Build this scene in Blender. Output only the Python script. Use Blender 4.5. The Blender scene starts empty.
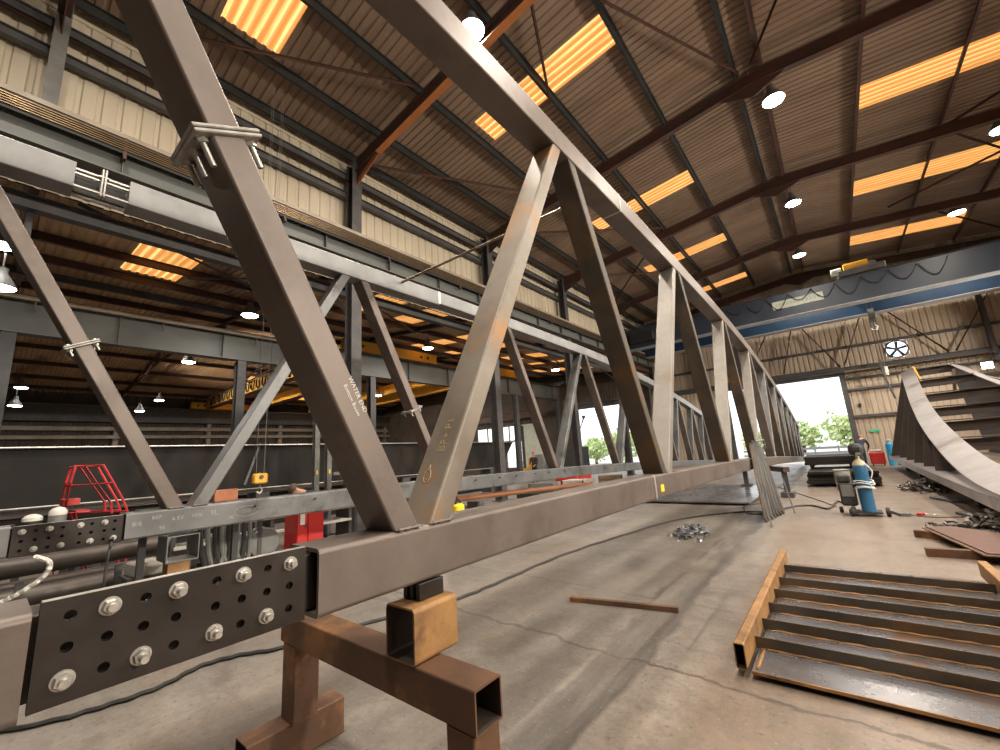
import bpy, bmesh, math, random
from mathutils import Vector, Matrix, noise as mnoise
random.seed(7)
SC = bpy.context.scene
COL = SC.collection
PI = math.pi
ORG = {}

# ------------------------------------------------------------------ materials
def _n(nt, t, **kw):
    n = nt.nodes.new(t)
    for k, v in kw.items():
        setattr(n, k, v)
    return n

def mat(name, base, var=None, scale=3.0, lo=.35, hi=.65, rough=.55, rvar=.1, metal=0.0, third=None, tscale=1.2,
        tlo=.5, thi=.62, bump=.0, bscale=30.0, stretch=(1, 1, 1), spec=.5):
    """Procedural surface: two noises mix up to three colours, a third varies the gloss and bumps the surface."""
    m = bpy.data.materials.new(name)
    m.use_nodes = True
    nt = m.node_tree
    L = nt.links.new
    b = nt.nodes['Principled BSDF']
    tc = _n(nt, 'ShaderNodeTexCoord')
    mp = _n(nt, 'ShaderNodeMapping')
    mp.inputs['Scale'].default_value = stretch
    L(tc.outputs['Object'], mp.inputs['Vector'])
    def noise(s, det=6.0, r=.6):
        t = _n(nt, 'ShaderNodeTexNoise')
        t.inputs['Scale'].default_value = s
        t.inputs['Detail'].default_value = det
        t.inputs['Roughness'].default_value = r
        L(mp.outputs['Vector'], t.inputs['Vector'])
        return t
    def ramp(src, a, c):
        r = _n(nt, 'ShaderNodeMapRange')
        r.inputs['From Min'].default_value = a
        r.inputs['From Max'].default_value = c
        r.clamp = True
        L(src.outputs[0], r.inputs['Value'])
        return r
    b.inputs['Metallic'].default_value = metal
    b.inputs['Specular IOR Level'].default_value = spec
    b.inputs['Base Color'].default_value = (*base, 1)
    n1 = noise(scale)
    col = None
    if var:
        r1 = ramp(n1, lo, hi)
        mx = _n(nt, 'ShaderNodeMix', data_type='RGBA')
        mx.inputs[6].default_value = (*base, 1)
        mx.inputs[7].default_value = (*var, 1)
        L(r1.outputs[0], mx.inputs[0])
        col = mx.outputs[2]
        if third:
            n3 = noise(tscale, 8.0, .65)
            r3 = ramp(n3, tlo, thi)
            m3 = _n(nt, 'ShaderNodeMix', data_type='RGBA')
            L(col, m3.inputs[6])
            m3.inputs[7].default_value = (*third, 1)
            L(r3.outputs[0], m3.inputs[0])
            col = m3.outputs[2]
        L(col, b.inputs['Base Color'])
    rr = _n(nt, 'ShaderNodeMapRange')
    rr.inputs['To Min'].default_value = max(.02, rough - rvar)
    rr.inputs['To Max'].default_value = min(1, rough + rvar)
    L(n1.outputs[0], rr.inputs['Value'])
    L(rr.outputs[0], b.inputs['Roughness'])
    if bump:
        nb = noise(bscale, 4.0)
        bp = _n(nt, 'ShaderNodeBump')
        bp.inputs['Strength'].default_value = bump
        bp.inputs['Distance'].default_value = .01
        L(nb.outputs[0], bp.inputs['Height'])
        L(bp.outputs['Normal'], b.inputs['Normal'])
    return m

def emit(name, col, strength):
    m = bpy.data.materials.new(name)
    m.use_nodes = True
    nt = m.node_tree
    b = nt.nodes['Principled BSDF']
    b.inputs['Base Color'].default_value = (*[min(1, c) * .6 for c in col], 1)
    b.inputs['Roughness'].default_value = .6
    b.inputs['Emission Color'].default_value = (*col, 1)
    b.inputs['Emission Strength'].default_value = strength
    return m

# ------------------------------------------------------------------ mesh collector
def rr_ring(w, h, r, n=3):
    r = min(r, w / 2 - 1e-4, h / 2 - 1e-4)
    out = []
    for cx, cy, a0 in ((w/2-r, h/2-r, 0), (-w/2+r, h/2-r, 90), (-w/2+r, -h/2+r, 180), (w/2-r, -h/2+r, 270)):
        for i in range(n + 1):
            a = math.radians(a0 + 90 * i / n)
            out.append((cx + r * math.cos(a), cy + r * math.sin(a)))
    return out

def frame(d, up=(0, 0, 1)):
    d = Vector(d).normalized()
    u = Vector(up)
    if abs(d.dot(u.normalized())) > .98:
        u = Vector((0, 1, 0)) if abs(d.y) < .9 else Vector((1, 0, 0))
    s = d.cross(u).normalized()
    return s, s.cross(d).normalized(), d

class MB:
    def __init__(s):
        s.v = []
        s.f = []
        s.m = []
        s.cur = 0
    def add(s, vs, fs):
        o = len(s.v)
        s.v += [tuple(p) for p in vs]
        s.f += [tuple(i + o for i in f) for f in fs]
        s.m += [s.cur] * len(fs)
        return s
    def loft(s, rings, cap0=True, cap1=True, closed=True):
        n = len(rings[0])
        vs = [p for r in rings for p in r]
        fs = []
        for k in range(len(rings) - 1):
            for i in range(n if closed else n - 1):
                j = (i + 1) % n
                fs.append((k*n+i, k*n+j, (k+1)*n+j, (k+1)*n+i))
        if cap0: fs.append(tuple(range(n - 1, -1, -1)))
        if cap1: fs.append(tuple((len(rings) - 1) * n + i for i in range(n)))
        return s.add(vs, fs)
    def box(s, c, d, rz=0.0, ch=0.0, M=None):
        """box centred at c with sizes d; ch chamfers the vertical edges and the rims"""
        x, y, z = d[0]/2, d[1]/2, d[2]/2
        if ch > 0:
            a = rr_ring(d[0], d[1], ch, 1)
            b = rr_ring(d[0]-2*ch, d[1]-2*ch, max(ch*.5, .0006), 1)
            rings = [[(p[0], p[1], -z) for p in b], [(p[0], p[1], -z+ch) for p in a], [(p[0], p[1], z-ch) for p in a], [(p[0], p[1], z) for p in b]]
            m = MB().loft(rings)
            vs, fs = m.v, m.f
        else:
            vs = [(-x,-y,-z),(x,-y,-z),(x,y,-z),(-x,y,-z),(-x,-y,z),(x,-y,z),(x,y,z),(-x,y,z)]
            fs = [(3,2,1,0),(4,5,6,7),(0,1,5,4),(1,2,6,5),(2,3,7,6),(3,0,4,7)]
        if M is None:
            M = Matrix.Rotation(rz, 4, 'Z')
        T = Matrix.Translation(c) @ M
        return s.add([T @ Vector(p) for p in vs], fs)
    def bar(s, p0, p1, w, h, up=(0, 0, 1), r=0.0):
        """solid bar from p0 to p1; w across, h along up"""
        p0, p1 = Vector(p0), Vector(p1)
        a, b, d = frame(p1 - p0, up)
        ring = rr_ring(w, h, r) if r > 0 else [(w/2,h/2),(-w/2,h/2),(-w/2,-h/2),(w/2,-h/2)]
        return s.loft([[p + a*u + b*v for u, v in ring] for p in (p0, p1)])
    def rhs(s, p0, p1, w, h, t, up=(0, 0, 1), r=.012, inner=0):
        """hollow section open at both ends"""
        p0, p1 = Vector(p0), Vector(p1)
        a, b, d = frame(p1 - p0, up)
        o = rr_ring(w, h, r)
        i = rr_ring(w-2*t, h-2*t, max(r-t, .002))
        R = lambda p, q: [p + a*u + b*v for u, v in q]
        rings = [R(p0, i), R(p0, o), R(p1, o), R(p1, i), R(p0, i)]
        s.loft(rings, False, False)
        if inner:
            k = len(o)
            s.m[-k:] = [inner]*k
        return s
    def ibeam(s, p0, p1, w, h, tw=.012, tf=.018, up=(0, 0, 1)):
        p0, p1 = Vector(p0), Vector(p1)
        a, b, d = frame(p1 - p0, up)
        W, H, T = w/2, h/2, tw/2
        pr = [(W,H),(-W,H),(-W,H-tf),(-T,H-tf),(-T,-H+tf),(-W,-H+tf),(-W,-H),(W,-H),(W,-H+tf),(T,-H+tf),(T,H-tf),(W,H-tf)]
        n = len(pr)
        vs = [p + a*u + b*v for p in (p0, p1) for u, v in pr]
        fs = [(i, (i+1) % n, n+(i+1) % n, n+i) for i in range(n)]
        for o, flip in ((0, True), (n, False)):
            for q in ((0,1,2,11),(2,3,10,11),(3,4,9,10),(4,5,8,9),(5,6,7,8)):
                f = tuple(o+k for k in q)
                fs.append(f[::-1] if flip else f)
        return s.add(vs, fs)
    def cyl(s, p0, p1, r0, r1=None, n=16, caps=True):
        r1 = r0 if r1 is None else r1
        p0, p1 = Vector(p0), Vector(p1)
        a, b, d = frame(p1 - p0)
        C = [(math.cos(2*PI*i/n), math.sin(2*PI*i/n)) for i in range(n)]
        return s.loft([[p + a*(u*r) + b*(v*r) for u, v in C] for p, r in ((p0, r0), (p1, r1))], caps, caps)
    def lathe(s, prof, c=(0, 0, 0), n=20, axis='Z'):
        rings = []
        for r, z in prof:
            ring = []
            for i in range(n):
                a = 2*PI*i/n
                p = (r*math.cos(a), r*math.sin(a), z)
                if axis == 'X': p = (p[2], p[0], p[1])
                if axis == 'Y': p = (p[1], p[2], p[0])
                ring.append((p[0]+c[0], p[1]+c[1], p[2]+c[2]))
            rings.append(ring)
        return s.loft(rings)
    def tube(s, pts, r, n=8, caps=True, closed=False):
        pts = [Vector(p) for p in pts]
        N = len(pts)
        rings = []
        ref = None
        for k in range(N):
            if closed:
                d = pts[(k+1) % N] - pts[k-1]
            else:
                d = pts[min(k+1, N-1)] - pts[max(k-1, 0)]
            d = d.normalized()
            if ref is None:
                a, b, _ = frame(d)
            else:
                a = ref - d * ref.dot(d)
                a = a.normalized() if a.length > 1e-6 else frame(d)[0]
                b = d.cross(a)
            ref = a
            rr = r[k] if isinstance(r, (list, tuple)) else r
            rings.append([pts[k] + a*(rr*math.cos(2*PI*i/n)) + b*(rr*math.sin(2*PI*i/n)) for i in range(n)])
        if closed:
            rings.append(rings[0])
            return s.loft(rings, False, False)
        return s.loft(rings, caps, caps)
    def sphere(s, c, r, n=12, m=8, sc=(1, 1, 1)):
        rings = []
        for k in range(m + 1):
            t = PI * (k + .02) / (m + .04)
            rings.append([(c[0]+sc[0]*r*math.sin(t)*math.cos(2*PI*i/n), c[1]+sc[1]*r*math.sin(t)*math.sin(2*PI*i/n), c[2]-sc[2]*r*math.cos(t)) for i in range(n)])
        return s.loft(rings)
    def prism(s, pts, d):
        """extrude polygon pts (3D) along d"""
        d = Vector(d)
        return s.loft([[Vector(p) for p in pts], [Vector(p) + d for p in pts]])
    def build(s, name, material, parent=None, bevel=0.0, smooth=True, ang=38):
        me = bpy.data.meshes.new(name)
        org = Vector(ORG.get(parent.name, (0, 0, 0))) if parent else Vector((0, 0, 0))
        me.from_pydata([Vector(p) - org for p in s.v], [], s.f)
        mats = material if isinstance(material, (list, tuple)) else [material]
        for m in mats: me.materials.append(m)
        if len(mats) > 1: me.polygons.foreach_set('material_index', s.m)
        bm = bmesh.new()
        bm.from_mesh(me)
        bmesh.ops.remove_doubles(bm, verts=bm.verts, dist=1e-5)
        bmesh.ops.recalc_face_normals(bm, faces=bm.faces)
        if bevel > 0:
            es = [e for e in bm.edges if len(e.link_faces) == 2 and e.calc_face_angle(0) > .6]
            bmesh.ops.bevel(bm, geom=es, offset=bevel, segments=1, affect='EDGES', clamp_overlap=True)
        bm.to_mesh(me)
        bm.free()
        if smooth:
            me.polygons.foreach_set('use_smooth', [True] * len(me.polygons))
            me.set_sharp_from_angle(angle=math.radians(ang))
        o = bpy.data.objects.new(name, me)
        COL.objects.link(o)
        if smooth and len(me.polygons) < 4000:
            wn = o.modifiers.new('weighted', 'WEIGHTED_NORMAL')
            wn.keep_sharp = True
            wn.weight = 100
        if parent:
            o.parent = parent
            ORG[o.name] = tuple(org)
        else:
            ORG[o.name] = (0, 0, 0)
        return o

def tag(o, label, cat, group=None, kind=None):
    o['label'] = label
    o['category'] = cat
    if group: o['group'] = group
    if kind: o['kind'] = kind
    return o

def thing(name, label, cat, loc=(0, 0, 0), group=None):
    o = bpy.data.objects.new(name, None)
    o.empty_display_size = .1
    COL.objects.link(o)
    o.location = loc
    ORG[o.name] = tuple(loc)
    return tag(o, label, cat, group)

def struct(mb, name, material, **kw):
    o = mb.build(name, material, None, **kw)
    o['kind'] = 'structure'
    return o

def dup(root, loc, label, rz=0.0):
    r = root.copy()
    COL.objects.link(r)
    r.location = loc
    r.rotation_euler = (0, 0, rz)
    r['label'] = label
    for ch in list(root.children):
        c = ch.copy()
        COL.objects.link(c)
        c.parent = r
        for g in list(ch.children):
            d = g.copy()
            COL.objects.link(d)
            d.parent = c
    return r

def interp(pts, y):
    if y <= pts[0][0]: return pts[0][1]
    for (a, u), (b, v) in zip(pts, pts[1:]):
        if y <= b: return u + (v - u) * (y - a) / (b - a)
    return pts[-1][1]

def spline(pts, n=6):
    P = [Vector(p) for p in pts]
    out = []
    for i in range(len(P) - 1):
        p0, p1, p2, p3 = P[max(i-1, 0)], P[i], P[i+1], P[min(i+2, len(P)-1)]
        for k in range(n):
            t = k / n
            out.append(.5*((2*p1)+(p2-p0)*t+(2*p0-5*p1+4*p2-p3)*t*t+(3*p1-p0-3*p2+p3)*t**3))
    out.append(P[-1])
    return out

def text_mesh(name, body, size, M, material, parent, thick=.0006):
    """chalk or paint lettering: a real mesh lying on the face given by matrix M"""
    cu = bpy.data.curves.new(name, 'FONT')
    cu.body = body
    cu.size = size
    cu.extrude = thick
    cu.align_x = 'CENTER'
    cu.align_y = 'CENTER'
    cu.resolution_u = 2
    t = bpy.data.objects.new(name + '_source', cu)
    COL.objects.link(t)
    bpy.context.view_layer.update()
    dg = bpy.context.evaluated_depsgraph_get()
    me = bpy.data.meshes.new_from_object(t.evaluated_get(dg))
    bpy.data.objects.remove(t)
    org = Vector(ORG.get(parent.name, (0, 0, 0)))
    me.transform(Matrix.Translation(-org) @ M)
    me.materials.clear()
    me.materials.append(material)
    me.name = name
    o = bpy.data.objects.new(name, me)
    COL.objects.link(o)
    o.parent = parent
    ORG[o.name] = tuple(org)
    return o

def face_matrix(c, right, up):
    r = Vector(right).normalized()
    u = Vector(up)
    u = (u - r * u.dot(r)).normalized()
    n = r.cross(u)
    M = Matrix(((r.x, u.x, n.x, c[0]), (r.y, u.y, n.y, c[1]), (r.z, u.z, n.z, c[2]), (0, 0, 0, 1)))
    return M

# palette --------------------------------------------------------------------
M = {}
M['mill'] = mat('brown_mill_steel', (.122, .096, .081), (.165, .134, .114), 2.2, rough=.46, rvar=.14, metal=.3, third=(.10, .077, .064), tscale=3.5, tlo=.52, thi=.7, bump=.05, bscale=60)
M['mill_rust'] = mat('rusty_mill_steel', (.16, .13, .10), (.23, .20, .165), 2.5, rough=.46, rvar=.14, metal=.25, third=(.30, .155, .055), tscale=1.9, tlo=.5, thi=.63, bump=.08, bscale=50)
M['mill_dark'] = mat('dark_mottled_steel', (.045, .035, .026), (.085, .064, .043), 3.0, rough=.6, rvar=.14, metal=.15, third=(.13, .068, .024), tscale=1.4, tlo=.5, thi=.68, bump=.08, bscale=50)
M['grey_steel'] = mat('grey_mill_steel', (.115, .117, .116), (.18, .18, .178), 2.4, rough=.45, rvar=.15, metal=.35, third=(.075, .072, .07), tscale=3, tlo=.55, thi=.7, bump=.05, bscale=60)
M['pale_steel'] = mat('pale_mill_steel', (.19, .192, .19), (.26, .26, .255), 2.4, rough=.45, rvar=.12, metal=.3, third=(.19, .19, .185), tscale=3, tlo=.55, thi=.7)
M['collar'] = mat('weathered_collar_plate', (.22, .20, .18), (.36, .34, .31), 14, rough=.45, metal=.45)
M['plate_dark'] = mat('dark_splice_plate', (.018, .0135, .011), (.032, .025, .021), 5, rough=.42, rvar=.14, metal=.4, bump=.06, bscale=40)
M['black_plate'] = mat('black_girder_plate', (.013, .011, .0095), (.026, .021, .018), 1.0, rough=.68, rvar=.12, metal=.05, spec=.3, third=(.04, .024, .016), tscale=.8, tlo=.55, thi=.75)
M['edge'] = mat('ground_bright_edge', (.5, .48, .44), (.62, .6, .56), 9, rough=.35, metal=.6)
M['zinc'] = mat('zinc_plated_bolt', (.42, .405, .37), (.55, .53, .49), 18, rough=.35, rvar=.1, metal=.75)
M['rust'] = mat('brown_rust', (.13, .062, .030), (.085, .043, .024), 3.2, rough=.62, rvar=.15, metal=.1, third=(.30, .14, .045), tscale=2.2, tlo=.5, thi=.66, bump=.15, bscale=45)
M['rust_orange'] = mat('orange_rust', (.35, .185, .062), (.21, .11, .042), 7, rough=.6, rvar=.12, metal=.1, third=(.15, .075, .035), tscale=6, tlo=.52, thi=.66, bump=.12, bscale=60)
M['rust_red'] = mat('red_brown_plate', (.125, .062, .046), (.17, .09, .068), 4, rough=.65, metal=.05, bump=.05)
M['inside_shade'] = mat('shade_painted_inside_tube', (.022, .014, .010), (.035, .021, .013), 6, rough=.75)  # interior shade painted into the colour of the tubes' inner faces
M['black'] = mat('black_void_paint', (.012, .011, .010), (.02, .018, .017), 5, rough=.6)
M['rubber'] = mat('black_rubber', (.02, .019, .018), (.04, .037, .034), 12, rough=.65)
M['frame_brown'] = mat('brown_painted_frame', (.085, .036, .024), (.06, .028, .02), 2.5, rough=.6, third=(.05, .035, .03), tscale=1.3, tlo=.5, thi=.7)
M['frame_orange'] = mat('orange_rafter', (.42, .15, .04), (.33, .115, .035), 2.5, rough=.55)  # orange for the left flange and ridge plate of one rafter
M['frame_dark'] = mat('sooty_dark_steelwork', (.052, .05, .05), (.085, .08, .078), 3, rough=.6)
M['purlin'] = mat('grey_purlin', (.022, .022, .021), (.036, .034, .032), 3, rough=.55, metal=.2)
M['column'] = mat('grey_green_column', (.17, .165, .15), (.10, .095, .085), 2, rough=.5, third=(.08, .06, .05), tscale=1.5, tlo=.55, thi=.7)
M['roof'] = mat('weathered_roof_sheet', (.28, .19, .13), (.20, .135, .092), 1.1, rough=.55, rvar=.1, third=(.34, .25, .18), tscale=.5, tlo=.55, thi=.75, stretch=(.3, 1, 1))
M['roof_old'] = mat('brown_roof_sheet', (.58, .38, .21), (.44, .28, .155), .9, rough=.6, third=(.17, .085, .055), tscale=.35, tlo=.55, thi=.65, stretch=(.4, 1, 1))
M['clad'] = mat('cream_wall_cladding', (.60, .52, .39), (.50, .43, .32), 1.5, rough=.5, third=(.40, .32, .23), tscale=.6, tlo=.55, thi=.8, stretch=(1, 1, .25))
M['clad_end'] = mat('tan_gable_cladding', (.50, .40, .30), (.42, .335, .25), 1.2, rough=.55, third=(.27, .21, .16), tscale=.45, tlo=.55, thi=.8, stretch=(1, 1, .25))
M['runway'] = mat('grey_runway_girder', (.12, .125, .113), (.085, .088, .081), 1.2, rough=.5, third=(.11, .10, .09), tscale=.9, tlo=.58, thi=.75, stretch=(1, .4, 1))
M['runway_tan'] = mat('tan_runway_flange', (.33, .27, .20), (.24, .19, .14), 2, rough=.5)
M['copper'] = mat('copper_conductor', (.20, .13, .065), (.13, .085, .045), 6, rough=.4, metal=.6)
M['crane_blue'] = mat('blue_grey_crane_paint', (.024, .034, .056), (.034, .048, .074), .8, rough=.36, rvar=.1, third=(.03, .038, .05), tscale=.6, tlo=.5, thi=.7)
M['crane_deep'] = mat('deep_blue_paint_and_shade', (.007, .028, .066), (.011, .037, .08), 1.0, rough=.45, rvar=.1)
M['crane_edge'] = mat('pale_crane_flange', (.42, .43, .44), (.3, .3, .31), 4, rough=.45, metal=.3)
M['yellow'] = mat('yellow_crane_paint', (.80, .42, .045), (.66, .33, .04), 1.4, rough=.42, third=(.5, .25, .05), tscale=1.2, tlo=.6, thi=.8)
M['sign'] = mat('pale_sign_board', (.62, .66, .55), (.52, .56, .47), 3, rough=.5)
M['white'] = mat('dull_white_paint', (.68, .66, .6), (.55, .53, .48), 5, rough=.5)
M['chalk'] = mat('white_chalk', (.72, .69, .62), (.6, .57, .5), 60, rough=.9)
M['chalk_y'] = mat('yellow_chalk', (.36, .26, .12), (.28, .2, .09), 60, rough=.9)
M['chalk_tan'] = mat('tan_chalk', (.46, .38, .26), (.36, .29, .19), 60, rough=.9)
M['chalk_faint'] = mat('faint_grey_chalk', (.36, .36, .35), (.26, .26, .255), 60, rough=.9)
M['mill_pale'] = mat('pale_worn_steel', (.185, .165, .14), (.25, .23, .205), 2.2, rough=.46, rvar=.14, metal=.25, third=(.20, .135, .08), tscale=1.6, tlo=.56, thi=.72, bump=.06, bscale=50)
M['sticker'] = mat('yellow_sticker', (.85, .62, .02), (.8, .55, .02), 8, rough=.5)
M['red'] = mat('red_paint', (.55, .03, .025), (.43, .025, .02), 3, rough=.4)
M['red_frame'] = mat('red_ladder_paint', (.62, .055, .06), (.5, .04, .045), 4, rough=.4)
M['blue_gas'] = mat('blue_gas_cylinder', (.028, .125, .25), (.04, .165, .31), 5, rough=.4, third=(.02, .09, .18), tscale=4, tlo=.6, thi=.7)
M['cream_neck'] = mat('buff_cylinder_neck', (.55, .47, .3), (.45, .38, .25), 8, rough=.5)
M['cyan'] = mat('bright_blue_paint', (.04, .36, .66), (.03, .3, .58), 5, rough=.45)
M['navy'] = mat('navy_workwear', (.02, .025, .05), (.035, .04, .07), 12, rough=.9)
M['skin'] = mat('skin', (.58, .33, .24), (.52, .28, .2), 20, rough=.55)
M['hair'] = mat('grey_fair_hair', (.45, .36, .26), (.35, .27, .19), 40, rough=.7)
M['hair_dark'] = mat('dark_brown_hair', (.06, .04, .03), (.09, .06, .045), 40, rough=.7)
M['chain'] = mat('bright_steel_chain', (.34, .35, .37), (.05, .05, .055), 9, lo=.42, hi=.58, rough=.35, metal=.7)
M['chain_dark'] = mat('oily_black_chain', (.06, .052, .045), (.17, .15, .13), 9, rough=.42, metal=.5)
M['timber'] = mat('dirty_timber', (.30, .22, .14), (.2, .14, .09), 4, rough=.75, stretch=(1, .2, 1))
M['bucket'] = mat('grey_drum_paint', (.36, .36, .31), (.28, .28, .24), 5, rough=.5)
M['copper_pipe'] = mat('copper_brown_tube', (.42, .19, .09), (.33, .14, .065), 3, rough=.4, metal=.35, stretch=(1, .2, 1))
M['dark_pipe'] = mat('dark_stored_pipe', (.075, .062, .054), (.11, .092, .08), 3, rough=.45, metal=.3)
M['grille'] = mat('grey_machine_paint', (.2, .2, .19), (.14, .14, .13), 3, rough=.5)
M['teal'] = mat('teal_machine_paint', (.03, .16, .2), (.04, .2, .25), 3, rough=.45)
M['hose_white'] = mat('white_hose', (.75, .73, .68), (.62, .6, .56), 8, rough=.45)
M['glow_lamp'] = emit('lamp_lens_white', (1.0, .97, .92), 40.0)
M['clad_dark'] = mat('dark_wall_cladding', (.10, .075, .055), (.065, .05, .038), 1.0, rough=.7)  # darker cladding for the side bays and the back wall
M['leaf'] = mat('sunlit_leaf', (.52, .62, .30), (.66, .74, .42), 1.5, rough=.6, third=(.34, .48, .18), tscale=1.2, tlo=.5, thi=.7)
M['bark'] = mat('brown_bark', (.16, .11, .07), (.1, .07, .05), 4, rough=.9)
M['tarmac'] = mat('pale_yard_concrete', (.5, .49, .46), (.42, .41, .39), .8, rough=.85)
M['galv'] = mat('galvanised_fence', (.45, .47, .5), (.38, .4, .43), 6, rough=.45, metal=.5)
M['green_sign'] = mat('green_exit_sign', (.05, .5, .28), (.04, .42, .24), 6, rough=.5)
M['brick_o'] = mat('terracotta_packer', (.5, .2, .1), (.42, .16, .08), 5, rough=.75)
# ================================================================== the building
YE = 30.5                      # inner face of the end gable
RX = -.2                       # ridge line
def roof_z(x): return 11.78 - .10 * abs(x - RX)
def roof2_z(x): return 7.7 + .103 * (-14.2 - x)            # bays beyond the left columns, one long slope rising to the left
def roof3_z(x): return roof2_z(-31) - .103 * abs(x + 31)

# --- floor
def floor_material():
    m = bpy.data.materials.new('worn_concrete')
    m.use_nodes = True
    nt = m.node_tree
    L = nt.links.new
    b = nt.nodes['Principled BSDF']
    tc = _n(nt, 'ShaderNodeTexCoord')
    def mapping(sc):
        mp = _n(nt, 'ShaderNodeMapping')
        mp.inputs['Scale'].default_value = sc
        L(tc.outputs['Object'], mp.inputs['Vector'])
        return mp.outputs['Vector']
    def noise(sc, s, d=6, r=.6):
        t = _n(nt, 'ShaderNodeTexNoise')
        t.inputs['Scale'].default_value = s
        t.inputs['Detail'].default_value = d
        t.inputs['Roughness'].default_value = r
        L(mapping(sc), t.inputs['Vector'])
        return t.outputs[0]
    def mr(src, a, c, d0=0, d1=1):
        r = _n(nt, 'ShaderNodeMapRange')
        for k, v in (('From Min', a), ('From Max', c), ('To Min', d0), ('To Max', d1)): r.inputs[k].default_value = v
        L(src, r.inputs['Value'])
        return r.outputs[0]
    def math_(op, a, c=None):
        n = _n(nt, 'ShaderNodeMath', operation=op)
        for i, v in enumerate((a, c)):
            if v is None: continue
            if isinstance(v, (int, float)): n.inputs[i].default_value = v
            else: L(v, n.inputs[i])
        return n.outputs[0]
    def mix(f, a, c):
        n = _n(nt, 'ShaderNodeMix', data_type='RGBA')
        if isinstance(a, tuple): n.inputs[6].default_value = (*a, 1)
        else: L(a, n.inputs[6])
        n.inputs[7].default_value = (*c, 1)
        L(f, n.inputs[0])
        return n.outputs[2]
    sep = _n(nt, 'ShaderNodeSeparateXYZ')
    L(tc.outputs['Object'], sep.inputs[0])
    X, Y = sep.outputs[0], sep.outputs[1]
    col = mix(mr(noise((1, 1, 1), .9, 8), .35, .65), (.19, .168, .147), (.25, .22, .19))
    col = mix(mr(noise((1, .22, 1), 1.3, 7), .5, .7, 0, .75), col, (.185, .137, .10))          # brown haul marks
    col = mix(mr(math_('ADD', X, math_('MULTIPLY', noise((1, 1, 1), .8, 6), 1.2)), -1.1, .6, 0, .7), col, (.235, .166, .118))   # browner, rust-stained side
    # two worn wheel tracks running down the bay
    wob = math_('MULTIPLY', math_('SUBTRACT', noise((1, 1, 1), .5, 4), .5), .5)
    xx = math_('ADD', X, wob)
    def band(c, w, soft, amt):
        d = math_('ABSOLUTE', math_('SUBTRACT', xx, c))
        e = mr(d, w, w + soft*.55, 1, 0)
        k = mr(noise((2, .35, 1), 2.2, 8, .7), .32, .55, .25, 1)
        return math_('MULTIPLY', math_('MULTIPLY', e, k), amt)
    col = mix(band(-1.62, .17, .08, .95), col, (.075, .066, .058))
    col = mix(band(-2.3, .30, .2, .75), col, (.135, .118, .10))
    col = mix(band(-.6, .32, .3, .7), col, (.17, .115, .076))
    col = mix(band(-3.2, .3, .25, .65), col, (.135, .116, .10))
    col = mix(mr(noise((1, 1, 1), 2.6, 10, .75), .53, .66, 0, .65), col, (.10, .078, .06))        # oil and dirt patches
    col = mix(mr(noise((1, 1, 1), 22, 4, .7), .57, .68, 0, .75), col, (.07, .057, .046))         # grit
    col = mix(mr(noise((1, 1, 1), 8, 10, .8), .44, .62, 0, .55), col, (.115, .093, .075))      # ingrained grime
    col = mix(mr(noise((1, 1, 1), 34, 4, .7), .60, .68, 0, .5), col, (.34, .29, .24))       # pale specks
    # cracks: two long ones, one with the frame standing across it
    nn = math_('MULTIPLY', math_('SUBTRACT', noise((1, 1, 1), 1.6, 8, .65), .5), .35)
    def crack(a, c, w):
        ln = math_('ADD', math_('MULTIPLY', X, c), a)
        d = math_('ABSOLUTE', math_('ADD', math_('SUBTRACT', Y, ln), nn))
        return mr(d, w, w * 2.2, .8, 0)
    col = mix(crack(3.23, -.05, .010), col, (.07, .052, .04))
    col = mix(crack(4.62, -.04, .008), col, (.11, .085, .065))
    col = mix(crack(13.6, 0, .012), col, (.13, .10, .08))
    col = mix(mr(math_('ABSOLUTE', math_('SUBTRACT', xx, 1.15)), .012, .03, .6, 0), col, (.13, .10, .08))
    vor = _n(nt, 'ShaderNodeTexVoronoi', feature='DISTANCE_TO_EDGE')
    vor.inputs['Scale'].default_value = .55
    wv = _n(nt, 'ShaderNodeMix', data_type='VECTOR')
    wv.inputs[0].default_value = .25
    L(tc.outputs['Object'], wv.inputs[4])
    nv = _n(nt, 'ShaderNodeTexNoise')
    nv.inputs['Scale'].default_value = 1.5
    nv.inputs['Detail'].default_value = 7
    L(tc.outputs['Object'], nv.inputs['Vector'])
    L(nv.outputs['Color'], wv.inputs[5])
    L(wv.outputs[1], vor.inputs['Vector'])
    col = mix(mr(vor.outputs[0], .002, .006, .3, 0), col, (.13, .10, .08))
    L(col, b.inputs['Base Color'])
    L(mr(noise((1, 1, 1), 1.4, 6), .3, .7, .34, .6), b.inputs['Roughness'])
    bp = _n(nt, 'ShaderNodeBump')
    bp.inputs['Strength'].default_value = .25
    bp.inputs['Distance'].default_value = .01
    L(noise((1, 1, 1), 18, 6, .7), bp.inputs['Height'])
    L(bp.outputs['Normal'], b.inputs['Normal'])
    return m
mb = MB()
mb.box((-16, 11, -.1), (54, 39.4, .2))
struct(mb, 'floor', floor_material())

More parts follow.
